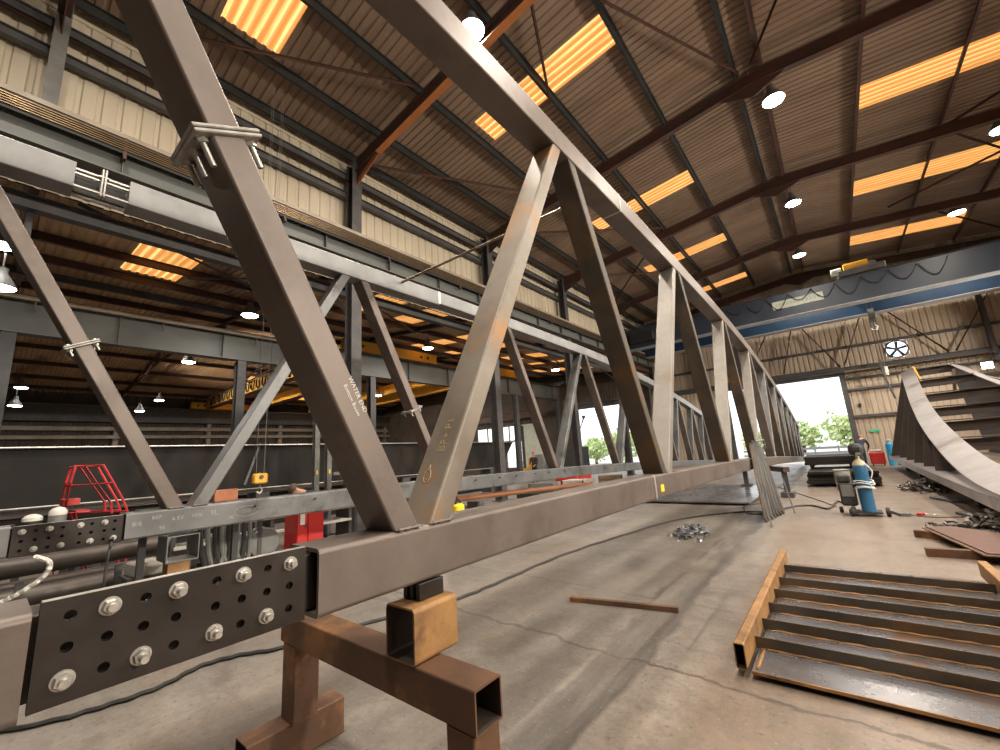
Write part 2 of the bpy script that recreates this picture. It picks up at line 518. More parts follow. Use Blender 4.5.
# --- corrugated sheets
def corr_roof(mb, x0, x1, y0, y1, zf, pitch=.2, depth=.035, nx=1):
    """trapezoidal sheet whose ribs run down the slope"""
    prof = ((0, 0), (.30, 0), (.42, 1), (.68, 1), (.80, 0))
    def height(y):
        return depth * interp(prof + ((1, 0),), (y / pitch) % 1.0)
    ys = [(y0, height(y0))]
    k = math.floor(y0 / pitch)
    while k * pitch < y1:
        for a, h in prof:
            y = (k + a) * pitch
            if y0 + 1e-4 < y < y1 - 1e-4: ys.append((y, h * depth))
        k += 1
    ys.append((y1, height(y1)))
    xs = [x0 + (x1 - x0) * i / nx for i in range(nx + 1)]
    vs = [(x, y, zf(x) + h) for x in xs for y, h in ys]
    n = len(ys)
    fs = [(i*n+j, i*n+j+1, (i+1)*n+j+1, (i+1)*n+j) for i in range(nx) for j in range(n - 1)]
    mb.add(vs, fs)

def holed_roof(mb, x0, x1, y0, y1, zf, holes):
    """sheet with rectangular openings (hx0,hx1,hy0,hy1)"""
    y = y0
    for hx0, hx1, hy0, hy1 in sorted(holes, key=lambda h: h[2]):
        if hy0 > y: corr_roof(mb, x0, x1, y, hy0, zf)
        if hx0 > x0: corr_roof(mb, x0, hx0, hy0, hy1, zf)
        if hx1 < x1: corr_roof(mb, hx1, x1, hy0, hy1, zf)
        y = hy1
    if y < y1: corr_roof(mb, x0, x1, y, y1, zf)

def skylight_material():
    m = bpy.data.materials.new('amber_rooflight_sheet')
    m.use_nodes = True
    nt = m.node_tree
    L = nt.links.new
    for n in list(nt.nodes):
        if n.type != 'OUTPUT_MATERIAL': nt.nodes.remove(n)
    out = [n for n in nt.nodes if n.type == 'OUTPUT_MATERIAL'][0]
    tc = _n(nt, 'ShaderNodeTexCoord')
    mp = _n(nt, 'ShaderNodeMapping')
    mp.inputs['Scale'].default_value = (.25, 6, 1)
    L(tc.outputs['Object'], mp.inputs['Vector'])
    ns = _n(nt, 'ShaderNodeTexNoise')
    ns.inputs['Scale'].default_value = 2
    ns.inputs['Detail'].default_value = 5
    L(mp.outputs['Vector'], ns.inputs['Vector'])
    mx = _n(nt, 'ShaderNodeMix', data_type='RGBA')
    mx.inputs[6].default_value = (.50, .18, .040, 1)
    mx.inputs[7].default_value = (.86, .50, .17, 1)
    sp = _n(nt, 'ShaderNodeSeparateXYZ')           # rib shading painted into the sheet colour as darker bands
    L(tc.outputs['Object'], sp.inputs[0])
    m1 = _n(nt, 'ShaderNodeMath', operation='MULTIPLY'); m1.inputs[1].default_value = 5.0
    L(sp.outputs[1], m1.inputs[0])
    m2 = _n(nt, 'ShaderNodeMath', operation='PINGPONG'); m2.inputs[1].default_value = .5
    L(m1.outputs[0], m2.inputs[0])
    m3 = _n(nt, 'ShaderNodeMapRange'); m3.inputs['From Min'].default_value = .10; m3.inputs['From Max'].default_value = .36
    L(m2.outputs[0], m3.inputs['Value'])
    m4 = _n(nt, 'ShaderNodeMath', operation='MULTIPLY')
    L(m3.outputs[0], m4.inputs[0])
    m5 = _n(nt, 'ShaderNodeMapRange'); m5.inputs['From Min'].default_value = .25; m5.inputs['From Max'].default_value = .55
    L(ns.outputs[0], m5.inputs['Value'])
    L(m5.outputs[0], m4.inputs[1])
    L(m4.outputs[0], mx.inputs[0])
    tr = _n(nt, 'ShaderNodeBsdfTranslucent')
    df = _n(nt, 'ShaderNodeBsdfDiffuse')
    L(mx.outputs[2], tr.inputs['Color'])
    L(mx.outputs[2], df.inputs['Color'])
    ms = _n(nt, 'ShaderNodeMixShader')
    ms.inputs[0].default_value = .15
    L(tr.outputs[0], ms.inputs[1])
    L(df.outputs[0], ms.inputs[2])
    L(ms.outputs[0], out.inputs['Surface'])
    return m
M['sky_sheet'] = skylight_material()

win_n = [0]
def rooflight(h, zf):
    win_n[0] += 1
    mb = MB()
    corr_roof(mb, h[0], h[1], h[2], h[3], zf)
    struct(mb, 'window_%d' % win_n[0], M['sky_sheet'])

XL, XR = -10.25, 9.9
left_h = [(-8.45, -4.5, 2.05, 3.2), (-6.6, -2.55, 7.85, 8.8), (-6.6, -2.55, 15.2, 16.15), (-6.6, -2.55, 21.4, 22.35), (-6.6, -2.55, 27.6, 28.5), (-6.6, -2.55, -4.5, -3.5)]
right_h = [(2.25, 6.3, 2.05, 3.2), (2.25, 6.3, 8.6, 9.6), (2.25, 6.3, 14.95, 16.1), (2.25, 6.3, 20.9, 22.2), (2.25, 6.3, 26.9, 28.2), (2.25, 6.3, -4.5, -3.5)]
mb = MB()
holed_roof(mb, XL, RX, -8, YE + .2, roof_z, left_h)
holed_roof(mb, RX, XR, -8, YE + .2, roof_z, right_h)
struct(mb, 'ceiling', M['roof'])
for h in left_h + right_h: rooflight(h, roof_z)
bay2_h = [(-15.9, -12.5, 1.9, 3.25), (-13.9, -10.9, 8.1, 9.3), (-17.8, -12.4, 14.4, 15.4), (-17.8, -12.4, 17.0, 17.9), (-17.8, -12.4, 20.4, 21.6), (-17.8, -12.4, 26.4, 27.6), (-13.9, -10.9, 10.3, 11.4), (-17.8, -12.4, 23.4, 24.1)]
mb = MB()
holed_roof(mb, -20, -10.4, -8, YE + .2, roof2_z, bay2_h)
struct(mb, 'ceiling', M['roof_old'])
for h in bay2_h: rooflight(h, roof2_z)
bay3_h = [(-41, -35, 12.5, 13.8), (-41, -35, 18.5, 19.8), (-41, -34, 24.5, 25.8), (-29, -22, 12.5, 13.8), (-29, -22, 18.5, 19.8), (-29, -22, 24.5, 25.8), (-41, -34, 30.5, 31.8), (-29, -25.5, 31.2, 32.4), (-41, -34, 36.5, 37.8), (-29, -25.5, 36.5, 37.8), (-41, -34, 42, 43.2)]
YF = YE + .2
mb = MB()
holed_roof(mb, -43, -31, -8, YF, roof3_z, [h for h in bay3_h if h[0] < -31 and h[3] < 30])
holed_roof(mb, -31, -20, -8, YE + .2, roof3_z, [h for h in bay3_h if h[0] > -31 and h[3] < 30])
struct(mb, 'ceiling', M['roof_old'])
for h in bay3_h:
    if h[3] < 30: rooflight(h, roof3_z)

def corr_wall(mb, p0, p1, z0, z1, nrm, pitch=.25, depth=.03, ztop=None):
    """vertical ribbed cladding along p0-p1 (xy); ztop(x,y) may give a raked head"""
    p0, p1 = Vector((*p0, 0)), Vector((*p1, 0))
    d = p1 - p0
    ln = d.length
    d.normalize()
    nv = Vector((*nrm, 0))
    prof = ((0, 0), (.62, 0), (.70, 1), (.90, 1), (.98, 0))
    s = [(0, 0)]
    k = 0
    while k * pitch < ln:
        s += [((k + a) * pitch, h * depth) for a, h in prof if 0 < (k + a) * pitch < ln]
        k += 1
    s.append((ln, 0))
    vs = []
    for t, h in s:
        p = p0 + d * t - nv * h
        zt = ztop(p.x, p.y) if ztop else z1
        vs += [(p.x, p.y, z0), (p.x, p.y, zt)]
    mb.add(vs, [(2*i, 2*i+2, 2*i+3, 2*i+1) for i in range(len(s) - 1)])

# upper wall over the left column row, seen above the runway girder
mb = MB()
corr_wall(mb, (XL, -8), (XL, YE), 6.8, 10.85, (1, 0), .3)
mb.box((-10.24, 11.2, 10.72), (.03, 38.4, .26))
struct(mb, 'wall_left', M['clad'])
mb = MB()
corr_wall(mb, (9.85, -8), (9.85, YE), 0, 10.86, (-1, 0), .3)
struct(mb, 'wall_right', M['clad_end'])
mb = MB()
corr_wall(mb, (-43, -8), (9.85, -8), 0, 11.9, (0, 1), .3)
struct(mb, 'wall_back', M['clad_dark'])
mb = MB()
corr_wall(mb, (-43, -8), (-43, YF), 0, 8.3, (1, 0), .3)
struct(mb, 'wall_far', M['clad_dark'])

# end gable with its two big openings and the small ones beside them
DX0, DX1, DZ = -5.3, .77, 4.85
GX0, GX1, GZ = -16.4, -11.2, 4.95
def gable(mb, x0, x1, z0, z1=None):
    corr_wall(mb, (x0, YE), (x1, YE), z0, z1 or 0, (0, -1), .25, .03,
              (lambda x, y: roof_z(x)) if z1 is None else None)
mb = MB()
gable(mb, XL, DX0, 0)
gable(mb, DX0, DX1, DZ)
fx, fz, fr = 3.28, 5.92, .46         # extract fan opening
gable(mb, DX1, fx - fr, 0)
gable(mb, fx - fr, fx + fr, 0, fz - fr)
gable(mb, fx - fr, fx + fr, fz + fr)
gable(mb, fx + fr, 9.85, 0)
for s in range(4):                   # plates that round off the fan opening
    a0 = PI/4 + s*PI/2
    cx, cz = fx + fr*math.copysign(1, math.cos(a0)), fz + fr*math.copysign(1, math.sin(a0))
    pts = [(cx, YE, cz)] + [(fx + fr*.93*math.cos(s*PI/2 + i*PI/16), YE, fz + fr*.93*math.sin(s*PI/2 + i*PI/16)) for i in range(9)]
    mb.prism(pts, (0, .03, 0))
struct(mb, 'wall_end', M['clad_end'])
WX0, WX1 = -27.6, -22.3              # glazed strip in the far bay
mb = MB()
def gable2(x0, x1, z0, z1): corr_wall(mb, (x0, YE), (x1, YE), z0, z1, (0, -1), .25, .03)
gable2(GX1, XL, 0, 8); gable2(GX0, GX1, GZ, 8.1); gable2(WX1, GX0, 0, 8.7)
gable2(WX0, WX1, 4.3, 9.2); gable2(WX0, -24.1, 0, 2.9); gable2(-24.1, WX1, 0, .5); gable2(-43, WX0, 0, 10)
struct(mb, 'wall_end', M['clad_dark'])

# door frames, lintels
for n, (a, b, h) in enumerate(((DX0, DX1, DZ), (GX0, GX1, GZ))):
    mb = MB()
    mb.bar((a, YE, 0), (a, YE, h), .24, .26, (1, 0, 0))
    mb.bar((b, YE, 0), (b, YE, h), .24, .26, (1, 0, 0))
    mb.box(((a + b)/2, YE, h + .14), (b - a + .3, .3, .28))
    mb.bar((a, YE - .2, h + .42), (b, YE - .2, h + .42), .22, .2)
    struct(mb, 'door_%d' % (n + 1), M['frame_dark'])
mb = MB()
for z in (2.9, 4.3): mb.box(((WX0 + WX1)/2, YE, z), (WX1 - WX0, .12, .12))
for i in range(5): mb.box((WX0 + (WX1 - WX0)*i/4, YE, 3.6), (.1, .12, 1.4))
mb.box((-24.1, YE, 1.7), (.14, .14, 2.4))
struct(mb, 'window_%d' % (win_n[0] + 1), M['column'])
mb = MB()
mb.box((-20.8, YE - .25, 2.2), (1.9, .08, 3.9)); mb.box((-20.8, YE - .3, 4.2), (2.3, .12, .12))
struct(mb, 'door_3', M['sign'])

# girts and rods of the gable
def one(name, fn, material, **kw):
    mb = MB()
    fn(mb)
    return struct(mb, name, material, **kw)
one('wall_girt', lambda m: m.box((5.3, YE - .1, 2.5), (8.8, .16, .14)), M['frame_dark'])
one('wall_girt', lambda m: m.box((5.3, YE - .1, 4.0), (8.8, .16, .12)), M['frame_dark'])
one('wall_girt', lambda m: m.box((5.3, YE - .1, 4.62), (8.8, .12, .10)), M['frame_dark'])
one('wall_girt', lambda m: m.ibeam((-9.8, YE - .22, 5.15), (9.7, YE - .22, 5.15), .2, .3), M['frame_dark'])
one('wall_girt', lambda m: m.box((-.1, YE - .1, 6.45), (19.4, .16, .14)), M['frame_dark'])
one('wall_girt', lambda m: m.box((-.1, YE - .1, 9.3), (19.4, .16, .16)), M['frame_dark'])
one('conduit', lambda m: m.tube([(.9, YE - .45, 5.0), (9.7, YE - .45, 5.0)], .06), M['runway_tan'])
one('conduit', lambda m: m.tube([(.9, YE - .5, 4.8), (9.7, YE - .5, 4.8)], .04), M['runway_tan'])
for x in (-7, -4.2, 6.6): one('gable_post', lambda m: m.ibeam((x, YE - .24, 5.3 if x < 2 else 4.6), (x, YE - .24, roof_z(x) - .35), .18, .22, up=(0, 1, 0)), M['frame_dark'])
def rod(m, a, b, r=.045): m.tube([a, b], r, 6)
for a, b in (((.95, 5.35), (2.35, 8.6)), ((2.9, 8.5), (5.1, 5.35)), ((-1.9, 5.4), (-1.0, 8.4)), ((-.8, 8.4), (.8, 5.35)), ((5.35, 5.35), (7.3, 8.6)), ((-3.9, 5.4), (-2.2, 8.4))):
    one('wall_brace', lambda m: rod(m, (a[0], YE - .3, a[1]), (b[0], YE - .3, b[1])), M['frame_brown'])
# drop pipe by the door
one('drop_pipe', lambda m: m.tube([(2.45, YE - .6, 5.4), (2.5, YE - .6, 4.4), (2.7, YE - .6, 3.25)], .05), M['frame_dark'])

# --- main frames: columns, haunched rafters, purlins
def column(x, y, ztop, m=None, w=.3, h=.36, z0=0):
    one('steel_column', lambda mb: (mb.ibeam((x, y, z0), (x, y, ztop), w, h, .014, .02, up=(1, 0, 0)), mb.box((x, y, z0 + .015), (.5, .5, .03))), m or M['column'])
FY = (-6, 0, 6, 12, 18, 24.2, 30.2)
def raf_z(x): return roof_z(x) - .36
for i, y in enumerate(FY):
    column(-9.85, y, 10.45, M['frame_dark'] if y > 1 else M['column'], z0=7.2 if y == 0 else 0, w=.2 if y == 0 else .3, h=.24 if y == 0 else .34)
    column(9.6, y, 10.45, M['frame_dark'])
    rm = M['frame_orange'] if i == 2 else M['frame_brown']
    for sx, xe in ((-1, -9.8), (1, 9.6)):
        def raft(mb):
            mb.ibeam((xe, y, raf_z(xe) - .18), (RX, y, raf_z(RX) - .18), .17, .36)
            # haunch plate and flange at the eaves
            k = xe - sx * 1.15
            a, b, c = (xe, y, raf_z(xe) - .3), (xe, y, 9.75), (k, y, raf_z(k) - .36)
            mb.prism([Vector(p) - Vector((0, .007, 0)) for p in (a, b, c)], (0, .014, 0))
            mb.bar(b, c, .17, .02, (1 if sx < 0 else -1, 0, .3))
        one('roof_rafter', raft, M['frame_brown'])
        if i == 2 and sx < 0:
            k = xe - sx * 1.15
            one('rafter_flange', lambda mb: (mb.bar((k, y, raf_z(k) - .375), (RX, y, raf_z(RX) - .375), .18, .02), mb.bar((xe + .02, y, 9.735), (k, y, raf_z(k) - .375), .18, .022, (1, 0, .3))), M['frame_orange'])
    one('ridge_plate', lambda mb: mb.prism([(RX - .9, y - .02, raf_z(RX - .9) - .3), (RX, y - .02, raf_z(RX) - .75), (RX + .9, y - .02, raf_z(RX + .9) - .3), (RX, y - .02, raf_z(RX) - .05)], (0, .04, 0)), rm)
for x in (-2.5, -4.5, -6.85, -8.65, -9.9, -.5, .1, 2.2, 4.3, 6.35, 8.2, 9.5):
    def pur(mb):
        z = roof_z(x)
        mb.box((x, 11.2, z - .1), (.012, 38.2, .2))
        mb.box((x + .03, 11.2, z - .012), (.07, 38.2, .012))
        mb.box((x - .03, 11.2, z - .195), (.07, 38.2, .012))
    one('roof_purlin', pur, M['purlin'] if x < 0 else M['frame_brown'])
def wind(a, b):                          # angle bracing under the roof
    def f(mb):
        p, q = Vector((a[0], a[1], roof_z(a[0]) - .24)), Vector((b[0], b[1], roof_z(b[0]) - .24))
        mb.bar(p, q, .07, .008)
        mb.bar(p - Vector((0, 0, .035)), q - Vector((0, 0, .035)), .008, .07)
    one('roof_brace', f, M['frame_brown'])
for a, b in (((-9.3, 1.3), (-6.7, 5.8)), ((-9.8, 6.1), (-6.85, 11.7)), ((-2.4, 7.4), (-.4, 11.9)), ((-2.9, 4.9), (-4.5, 8.6)), ((2.6, 6.1), (-.1, 11.8)),
             ((-7.1, 11.95), (-4.5, 14.3)), ((6.3, 20.9), (3.4, 23.6)), ((6.3, 16.2), (4.3, 18.3)), ((4.2, 18.2), (8.2, 24)), ((-9.6, 18), (-4.5, 24)), ((-4.5, 18), (-9.6, 24)), ((4.4, 24.3), (8.2, 30)), ((-9.3, -5.8), (-4.5, -.2)), ((-9.6, 12.1), (-4.4, 17.9))):
    wind(a, b)
for z, t in ((9.45, .2), (10.05, .22)):
    one('eaves_girt', lambda mb: mb.ibeam((-10.05, -8, z), (-10.05, YE, z), .14, t), M['frame_dark'])
one('eaves_tie', lambda mb: mb.tube([(-10.0, -8, 9.9), (-10.0, YE, 9.9)], .05, 8), M['frame_brown'])

# --- runway of the main-bay crane, left and right, with its conductor bars
for x, s in ((-9.62, 1), (9.3, -1)):
    def run(mb):
        mb.ibeam((x, -8, 7.55), (x, YE - .3, 7.55), .3, .72, .014, .03)
        for y in range(-7, 31, 2): mb.box((x, y, 7.55), (.26, .012, .66))
    struct_o = one('crane_runway_girder', run, M['runway'])
one('crane_runway_cap', lambda mb: (mb.box((-9.62, 11.2, 7.955), (.42, 38.4, .09)), mb.box((-9.62, 11.2, 8.03), (.07, 38.4, .06))), M['runway_tan'])
one('crane_runway_cap', lambda mb: (mb.box((9.3, 11.2, 7.955), (.42, 38.4, .09)), mb.box((9.3, 11.2, 8.03), (.07, 38.4, .06))), M['runway_tan'])
one('conductor_backboard', lambda mb: mb.box((-9.43, 11.2, 7.74), (.03, 38.3, .30)), M['black'])
for k in range(5):
    one('conductor_bar', lambda mb: mb.box((-9.40, 11.2, 7.66 + .045*k), (.03, 38.2, .018)), M['copper'])
for y in (-4.5, -1.6, 1.0, 3.9, 6.9, 9.9, 12.9, 15.9, 18.9, 21.9, 24.9):
    one('conductor_bracket', lambda mb: (mb.box((-9.43, y, 7.72), (.05, .05, .4)), mb.box((-9.44, y, 7.5), (.14, .05, .06))), M['frame_brown'])
one('runway_lower_rail', lambda mb: mb.ibeam((-9.9, -8, 7.0), (-9.9, YE - .3, 7.0), .24, .34), M['frame_brown'])

# --- second bay: eaves beam, purlins, valley runway girder on its columns
one('eaves_beam', lambda mb: mb.ibeam((-10.9, -8, 6.78), (-10.9, YE, 6.78), .22, .28), M['frame_dark'])
for a, c in (((-10.9, .6), (-14.2, 5.8)), ((-10.9, 5.8), (-14.2, 3.2)), ((-10.9, 6.2), (-14.2, 11.8))):
    one('roof_brace', lambda mb: mb.tube([(a[0], a[1], roof2_z(a[0]) - .3), (c[0], c[1], roof2_z(c[0]) - .3)], .04, 6), M['frame_dark'])
for x in (-10.9, -12.25, -14.2, -16.15, -18.1, -20.0):
    one('roof_purlin', lambda mb: mb.ibeam((x, -8, roof2_z(x) - .13), (x, YE, roof2_z(x) - .13), .10, .22), M['frame_brown'] if x != -18.1 else M['frame_dark'])
for y in FY:
    one('roof_rafter', lambda mb: mb.ibeam((-10.2, y, roof2_z(-10.2) - .11), (-20, y, roof2_z(-20) - .11), .14, .18), M['frame_brown'])
    one('knee_brace', lambda mb: mb.tube([(-10.1, y, 5.8), (-11.6, y, roof2_z(-11.6) - .25)], .05, 6), M['frame_dark'])
    column(-18, y, 5.98, M['frame_dark'])
    column(-42.6, y, 6.0, M['runway_tan'])
def valley(mb):
    mb.ibeam((-18, -8, 6.58), (-18, YE - .3, 6.58), .40, 1.16, .016, .035)
    for y in range(-7, 31, 3): mb.box((-17.86, y + .3, 6.58), (.14, .014, 1.08))
one('valley_runway_girder', valley, M['runway'])
one('crane_rail', lambda mb: mb.box((-18, 11.2, 7.185), (.09, 38.2, .05)), M['runway_tan'])
one('cable_tray', lambda mb: mb.bar((-17.6, -8, 7.0), (-17.6, 9.6, 7.0), .16, .12), M['runway_tan'])
for y in range(-6, 10, 3): one('tray_bracket', lambda mb: mb.box((-17.66, y + .4, 6.82), (.05, .05, .3)), M['frame_dark'])
one('far_runway_girder', lambda mb: mb.ibeam((-42, -8, 6.55), (-42, YF - .3, 6.55), .42, 1.16, .016, .035), M['frame_dark'])
one('far_runway_rail', lambda mb: mb.box((-42, 11.2, 7.18), (.12, 38.4, .05)), M['runway_tan'])
one('far_girt', lambda mb: mb.ibeam((-42.3, -8, 5.5), (-42.3, YE, 5.5), .25, .3), M['runway_tan'])
one('far_girt', lambda mb: mb.ibeam((-41.9, -8, 4.85), (-41.9, YE, 4.85), .25, .25), M['runway_tan'])
one('far_girt', lambda mb: mb.ibeam((-42.3, -8, 4.0), (-42.3, YE, 4.0), .2, .2), M['frame_dark'])
for x in (-23, -26, -29, -33, -36, -39, -41.5):
    one('roof_purlin', lambda mb: mb.ibeam((x, -8, roof3_z(x) - .13), (x, YF if x < -25 else YE, roof3_z(x) - .13), .12, .22), M['frame_brown'])
for y in FY:                  # light lattice trusses carrying the far roof
    def lat(mb):
        for sx in (-1, 1) if y < 31 else (-1,):
            pts = [(-31 + sx*t*11, roof3_z(-31 + sx*t*11) - .2) for t in (0, .25, .5, .75, 1)]
            mb.bar((pts[0][0], y, pts[0][1]), (pts[-1][0], y, pts[-1][1]), .1, .1)
            mb.bar((-31, y, 8.65), (-31 + sx*11, y, 7.95), .08, .08)
            for i in range(4):
                a, b = pts[i], pts[i+1]
                m_ = (a[0] + b[0])/2
                mb.tube([(a[0], y, a[1]), (m_, y, 8.65 - .7*abs(m_ + 31)/11), (b[0], y, b[1])], .035, 5)
    one('lattice_truss', lat, M['frame_brown'])
one('gate_crossbeam', lambda mb: mb.ibeam((-30, 29, 5.0), (-18.4, 29, 5.0), .3, .6), M['frame_brown'])

# --- outside
mb = MB()
mb.box((-10, 60, -.12), (120, 58.6, .2))
struct(mb, 'yard_ground', M['tarmac'])
# ================================================================== the two bridge trusses
ZB = [(-4, 1.297), (3, 1.297), (4.6, 1.29), (6.5, 1.265), (8.7, 1.237), (12, 1.165), (16, 1.03), (20, .87), (24, .70), (29, .48)]      # top of bottom chord
ZT = [(-4, 4.72), (5, 4.72), (8, 4.68), (11, 4.60), (13.5, 4.47), (16, 4.25), (18.5, 3.97), (21, 3.65), (23.5, 3.25), (26, 2.82), (29, 2.2)]   # top of top chord
HB, HT = .247, .24
YN = 28.8
def zb(y): return interp(ZB, y)
def ztl(y): return interp(ZT, y) - HT
DIAG_W = .128

def chord(mb, xf, ys, ztop, h, w=.25, r=.022, hollow=None):
    """square tube swept along y; a depth in hollow leaves that end open"""
    rg = rr_ring(w, h, r)
    xc = xf - w/2
    rings = [[(xc + u, y, ztop(y) - h/2 + v) for u, v in rg] for y in ys]
    if hollow:
        ri = rr_ring(w - .03, h - .03, .01)
        ins = [[(xc + u, y, ztop(y) - h/2 + v) for u, v in ri] for y in (ys[0] + hollow, ys[0])]
        rings = ins + rings
        mb.loft(rings, True, True)
    else:
        mb.loft(rings)

def stations(a, b, n):
    return [a + (b - a)*i/n for i in range(n + 1)]

def diagonal(mb, xf, y0, z0, y1, z1, w=DIAG_W, dx=.235, r=.016):
    """square tube leaning in the truss plane, its ends cut level with the chords"""
    th = math.atan2(abs(y1 - y0), abs(z1 - z0))
    rg = rr_ring(dx, w/math.cos(th), r)
    xc = xf - dx/2
    mb.loft([[(xc + u, y + v, z) for u, v in rg] for y, z in ((y0, z0), (y1, z1))])

def hexbolt(parent, c, s=1.0, stud=.022, tip='X'):
    """washer, nut and protruding stud on a face looking along +x"""
    mb = MB()
    x, y, z = c
    mb.cyl((x, y, z), (x + .004*s, y, z), .0235*s, n=20)
    rot = random.uniform(0, PI/3)
    ring = lambda xx, k: [(xx, y + .0195*s*k*math.cos(rot + i*PI/3), z + .0195*s*k*math.sin(rot + i*PI/3)) for i in range(6)]
    mb.loft([ring(x + .004*s, 1), ring(x + .018*s, 1), ring(x + .021*s, .88)])
    mb.cyl((x + .02*s, y, z), (x + (.02 + stud)*s, y, z), .0105*s, .0095*s, n=14)
    return mb.build('bolt', M['zinc'], parent)

def splice_plate(mb, x, t, ys, zs, ye, ze, bolts, hr=.0125):
    """drilled plate: a hole in every grid cell that carries no bolt; x is the front face"""
    yb = [ye[0]] + [(a + b)/2 for a, b in zip(ys, ys[1:])] + [ye[1]]
    zbn = [ze[0]] + [(a + b)/2 for a, b in zip(zs, zs[1:])] + [ze[1]]
    for i, cy in enumerate(ys):
        for j, cz in enumerate(zs):
            y0, y1, z0, z1 = yb[i], yb[i+1], zbn[j], zbn[j+1]
            if (i, j) in bolts:
                mb.add([(x,y0,z0),(x,y1,z0),(x,y1,z1),(x,y0,z1)], [(0,1,2,3)])
                mb.add([(x-t,y0,z0),(x-t,y1,z0),(x-t,y1,z1),(x-t,y0,z1)], [(3,2,1,0)])
                continue
            N = 16
            vs = []
            for xx in (x, x - t):
                for k in range(N):
                    a = 2*PI*k/N + PI/N
                    c, s_ = math.cos(a), math.sin(a)
                    q = 1e9
                    if c > 1e-9: q = min(q, (y1 - cy)/c)
                    if c < -1e-9: q = min(q, (y0 - cy)/c)
                    if s_ > 1e-9: q = min(q, (z1 - cz)/s_)
                    if s_ < -1e-9: q = min(q, (z0 - cz)/s_)
                    vs.append((xx, cy + c*q, cz + s_*q))
                for k in range(N):
                    a = 2*PI*k/N + PI/N
                    vs.append((xx, cy + hr*math.cos(a), cz + hr*math.sin(a)))
            fs = []
            cor = {0: (y1, z1), 1: (y0, z1), 2: (y0, z0), 3: (y1, z0)}
            for k in range(N):
                l = (k + 1) % N
                fs += [(k, l, N+l, N+k), (2*N+l, 2*N+k, 3*N+k, 3*N+l), (N+k, N+l, 3*N+l, 3*N+k)]
            base = len(vs)
            for m_, (yy, zz) in cor.items():      # corner triangles between neighbouring boundary points
                ang = math.atan2(zz - cz, yy - cy) % (2*PI)
                k = int(((ang - PI/N) % (2*PI)) / (2*PI/N))
                l = (k + 1) % N
                vs += [(x, yy, zz), (x - t, yy, zz)]
                fs += [(k, base, l), (2*N+l, base+1, 2*N+k)]
                base += 2
            mb.add(vs, fs)
    y0, y1, z0, z1 = ye[0], ye[1], ze[0], ze[1]
    for a, b in (((y0,z0),(y1,z0)), ((y1,z0),(y1,z1)), ((y1,z1),(y0,z1)), ((y0,z1),(y0,z0))):
        mb.add([(x,*a),(x,*b),(x-t,*b),(x-t,*a)], [(0,1,2,3)])

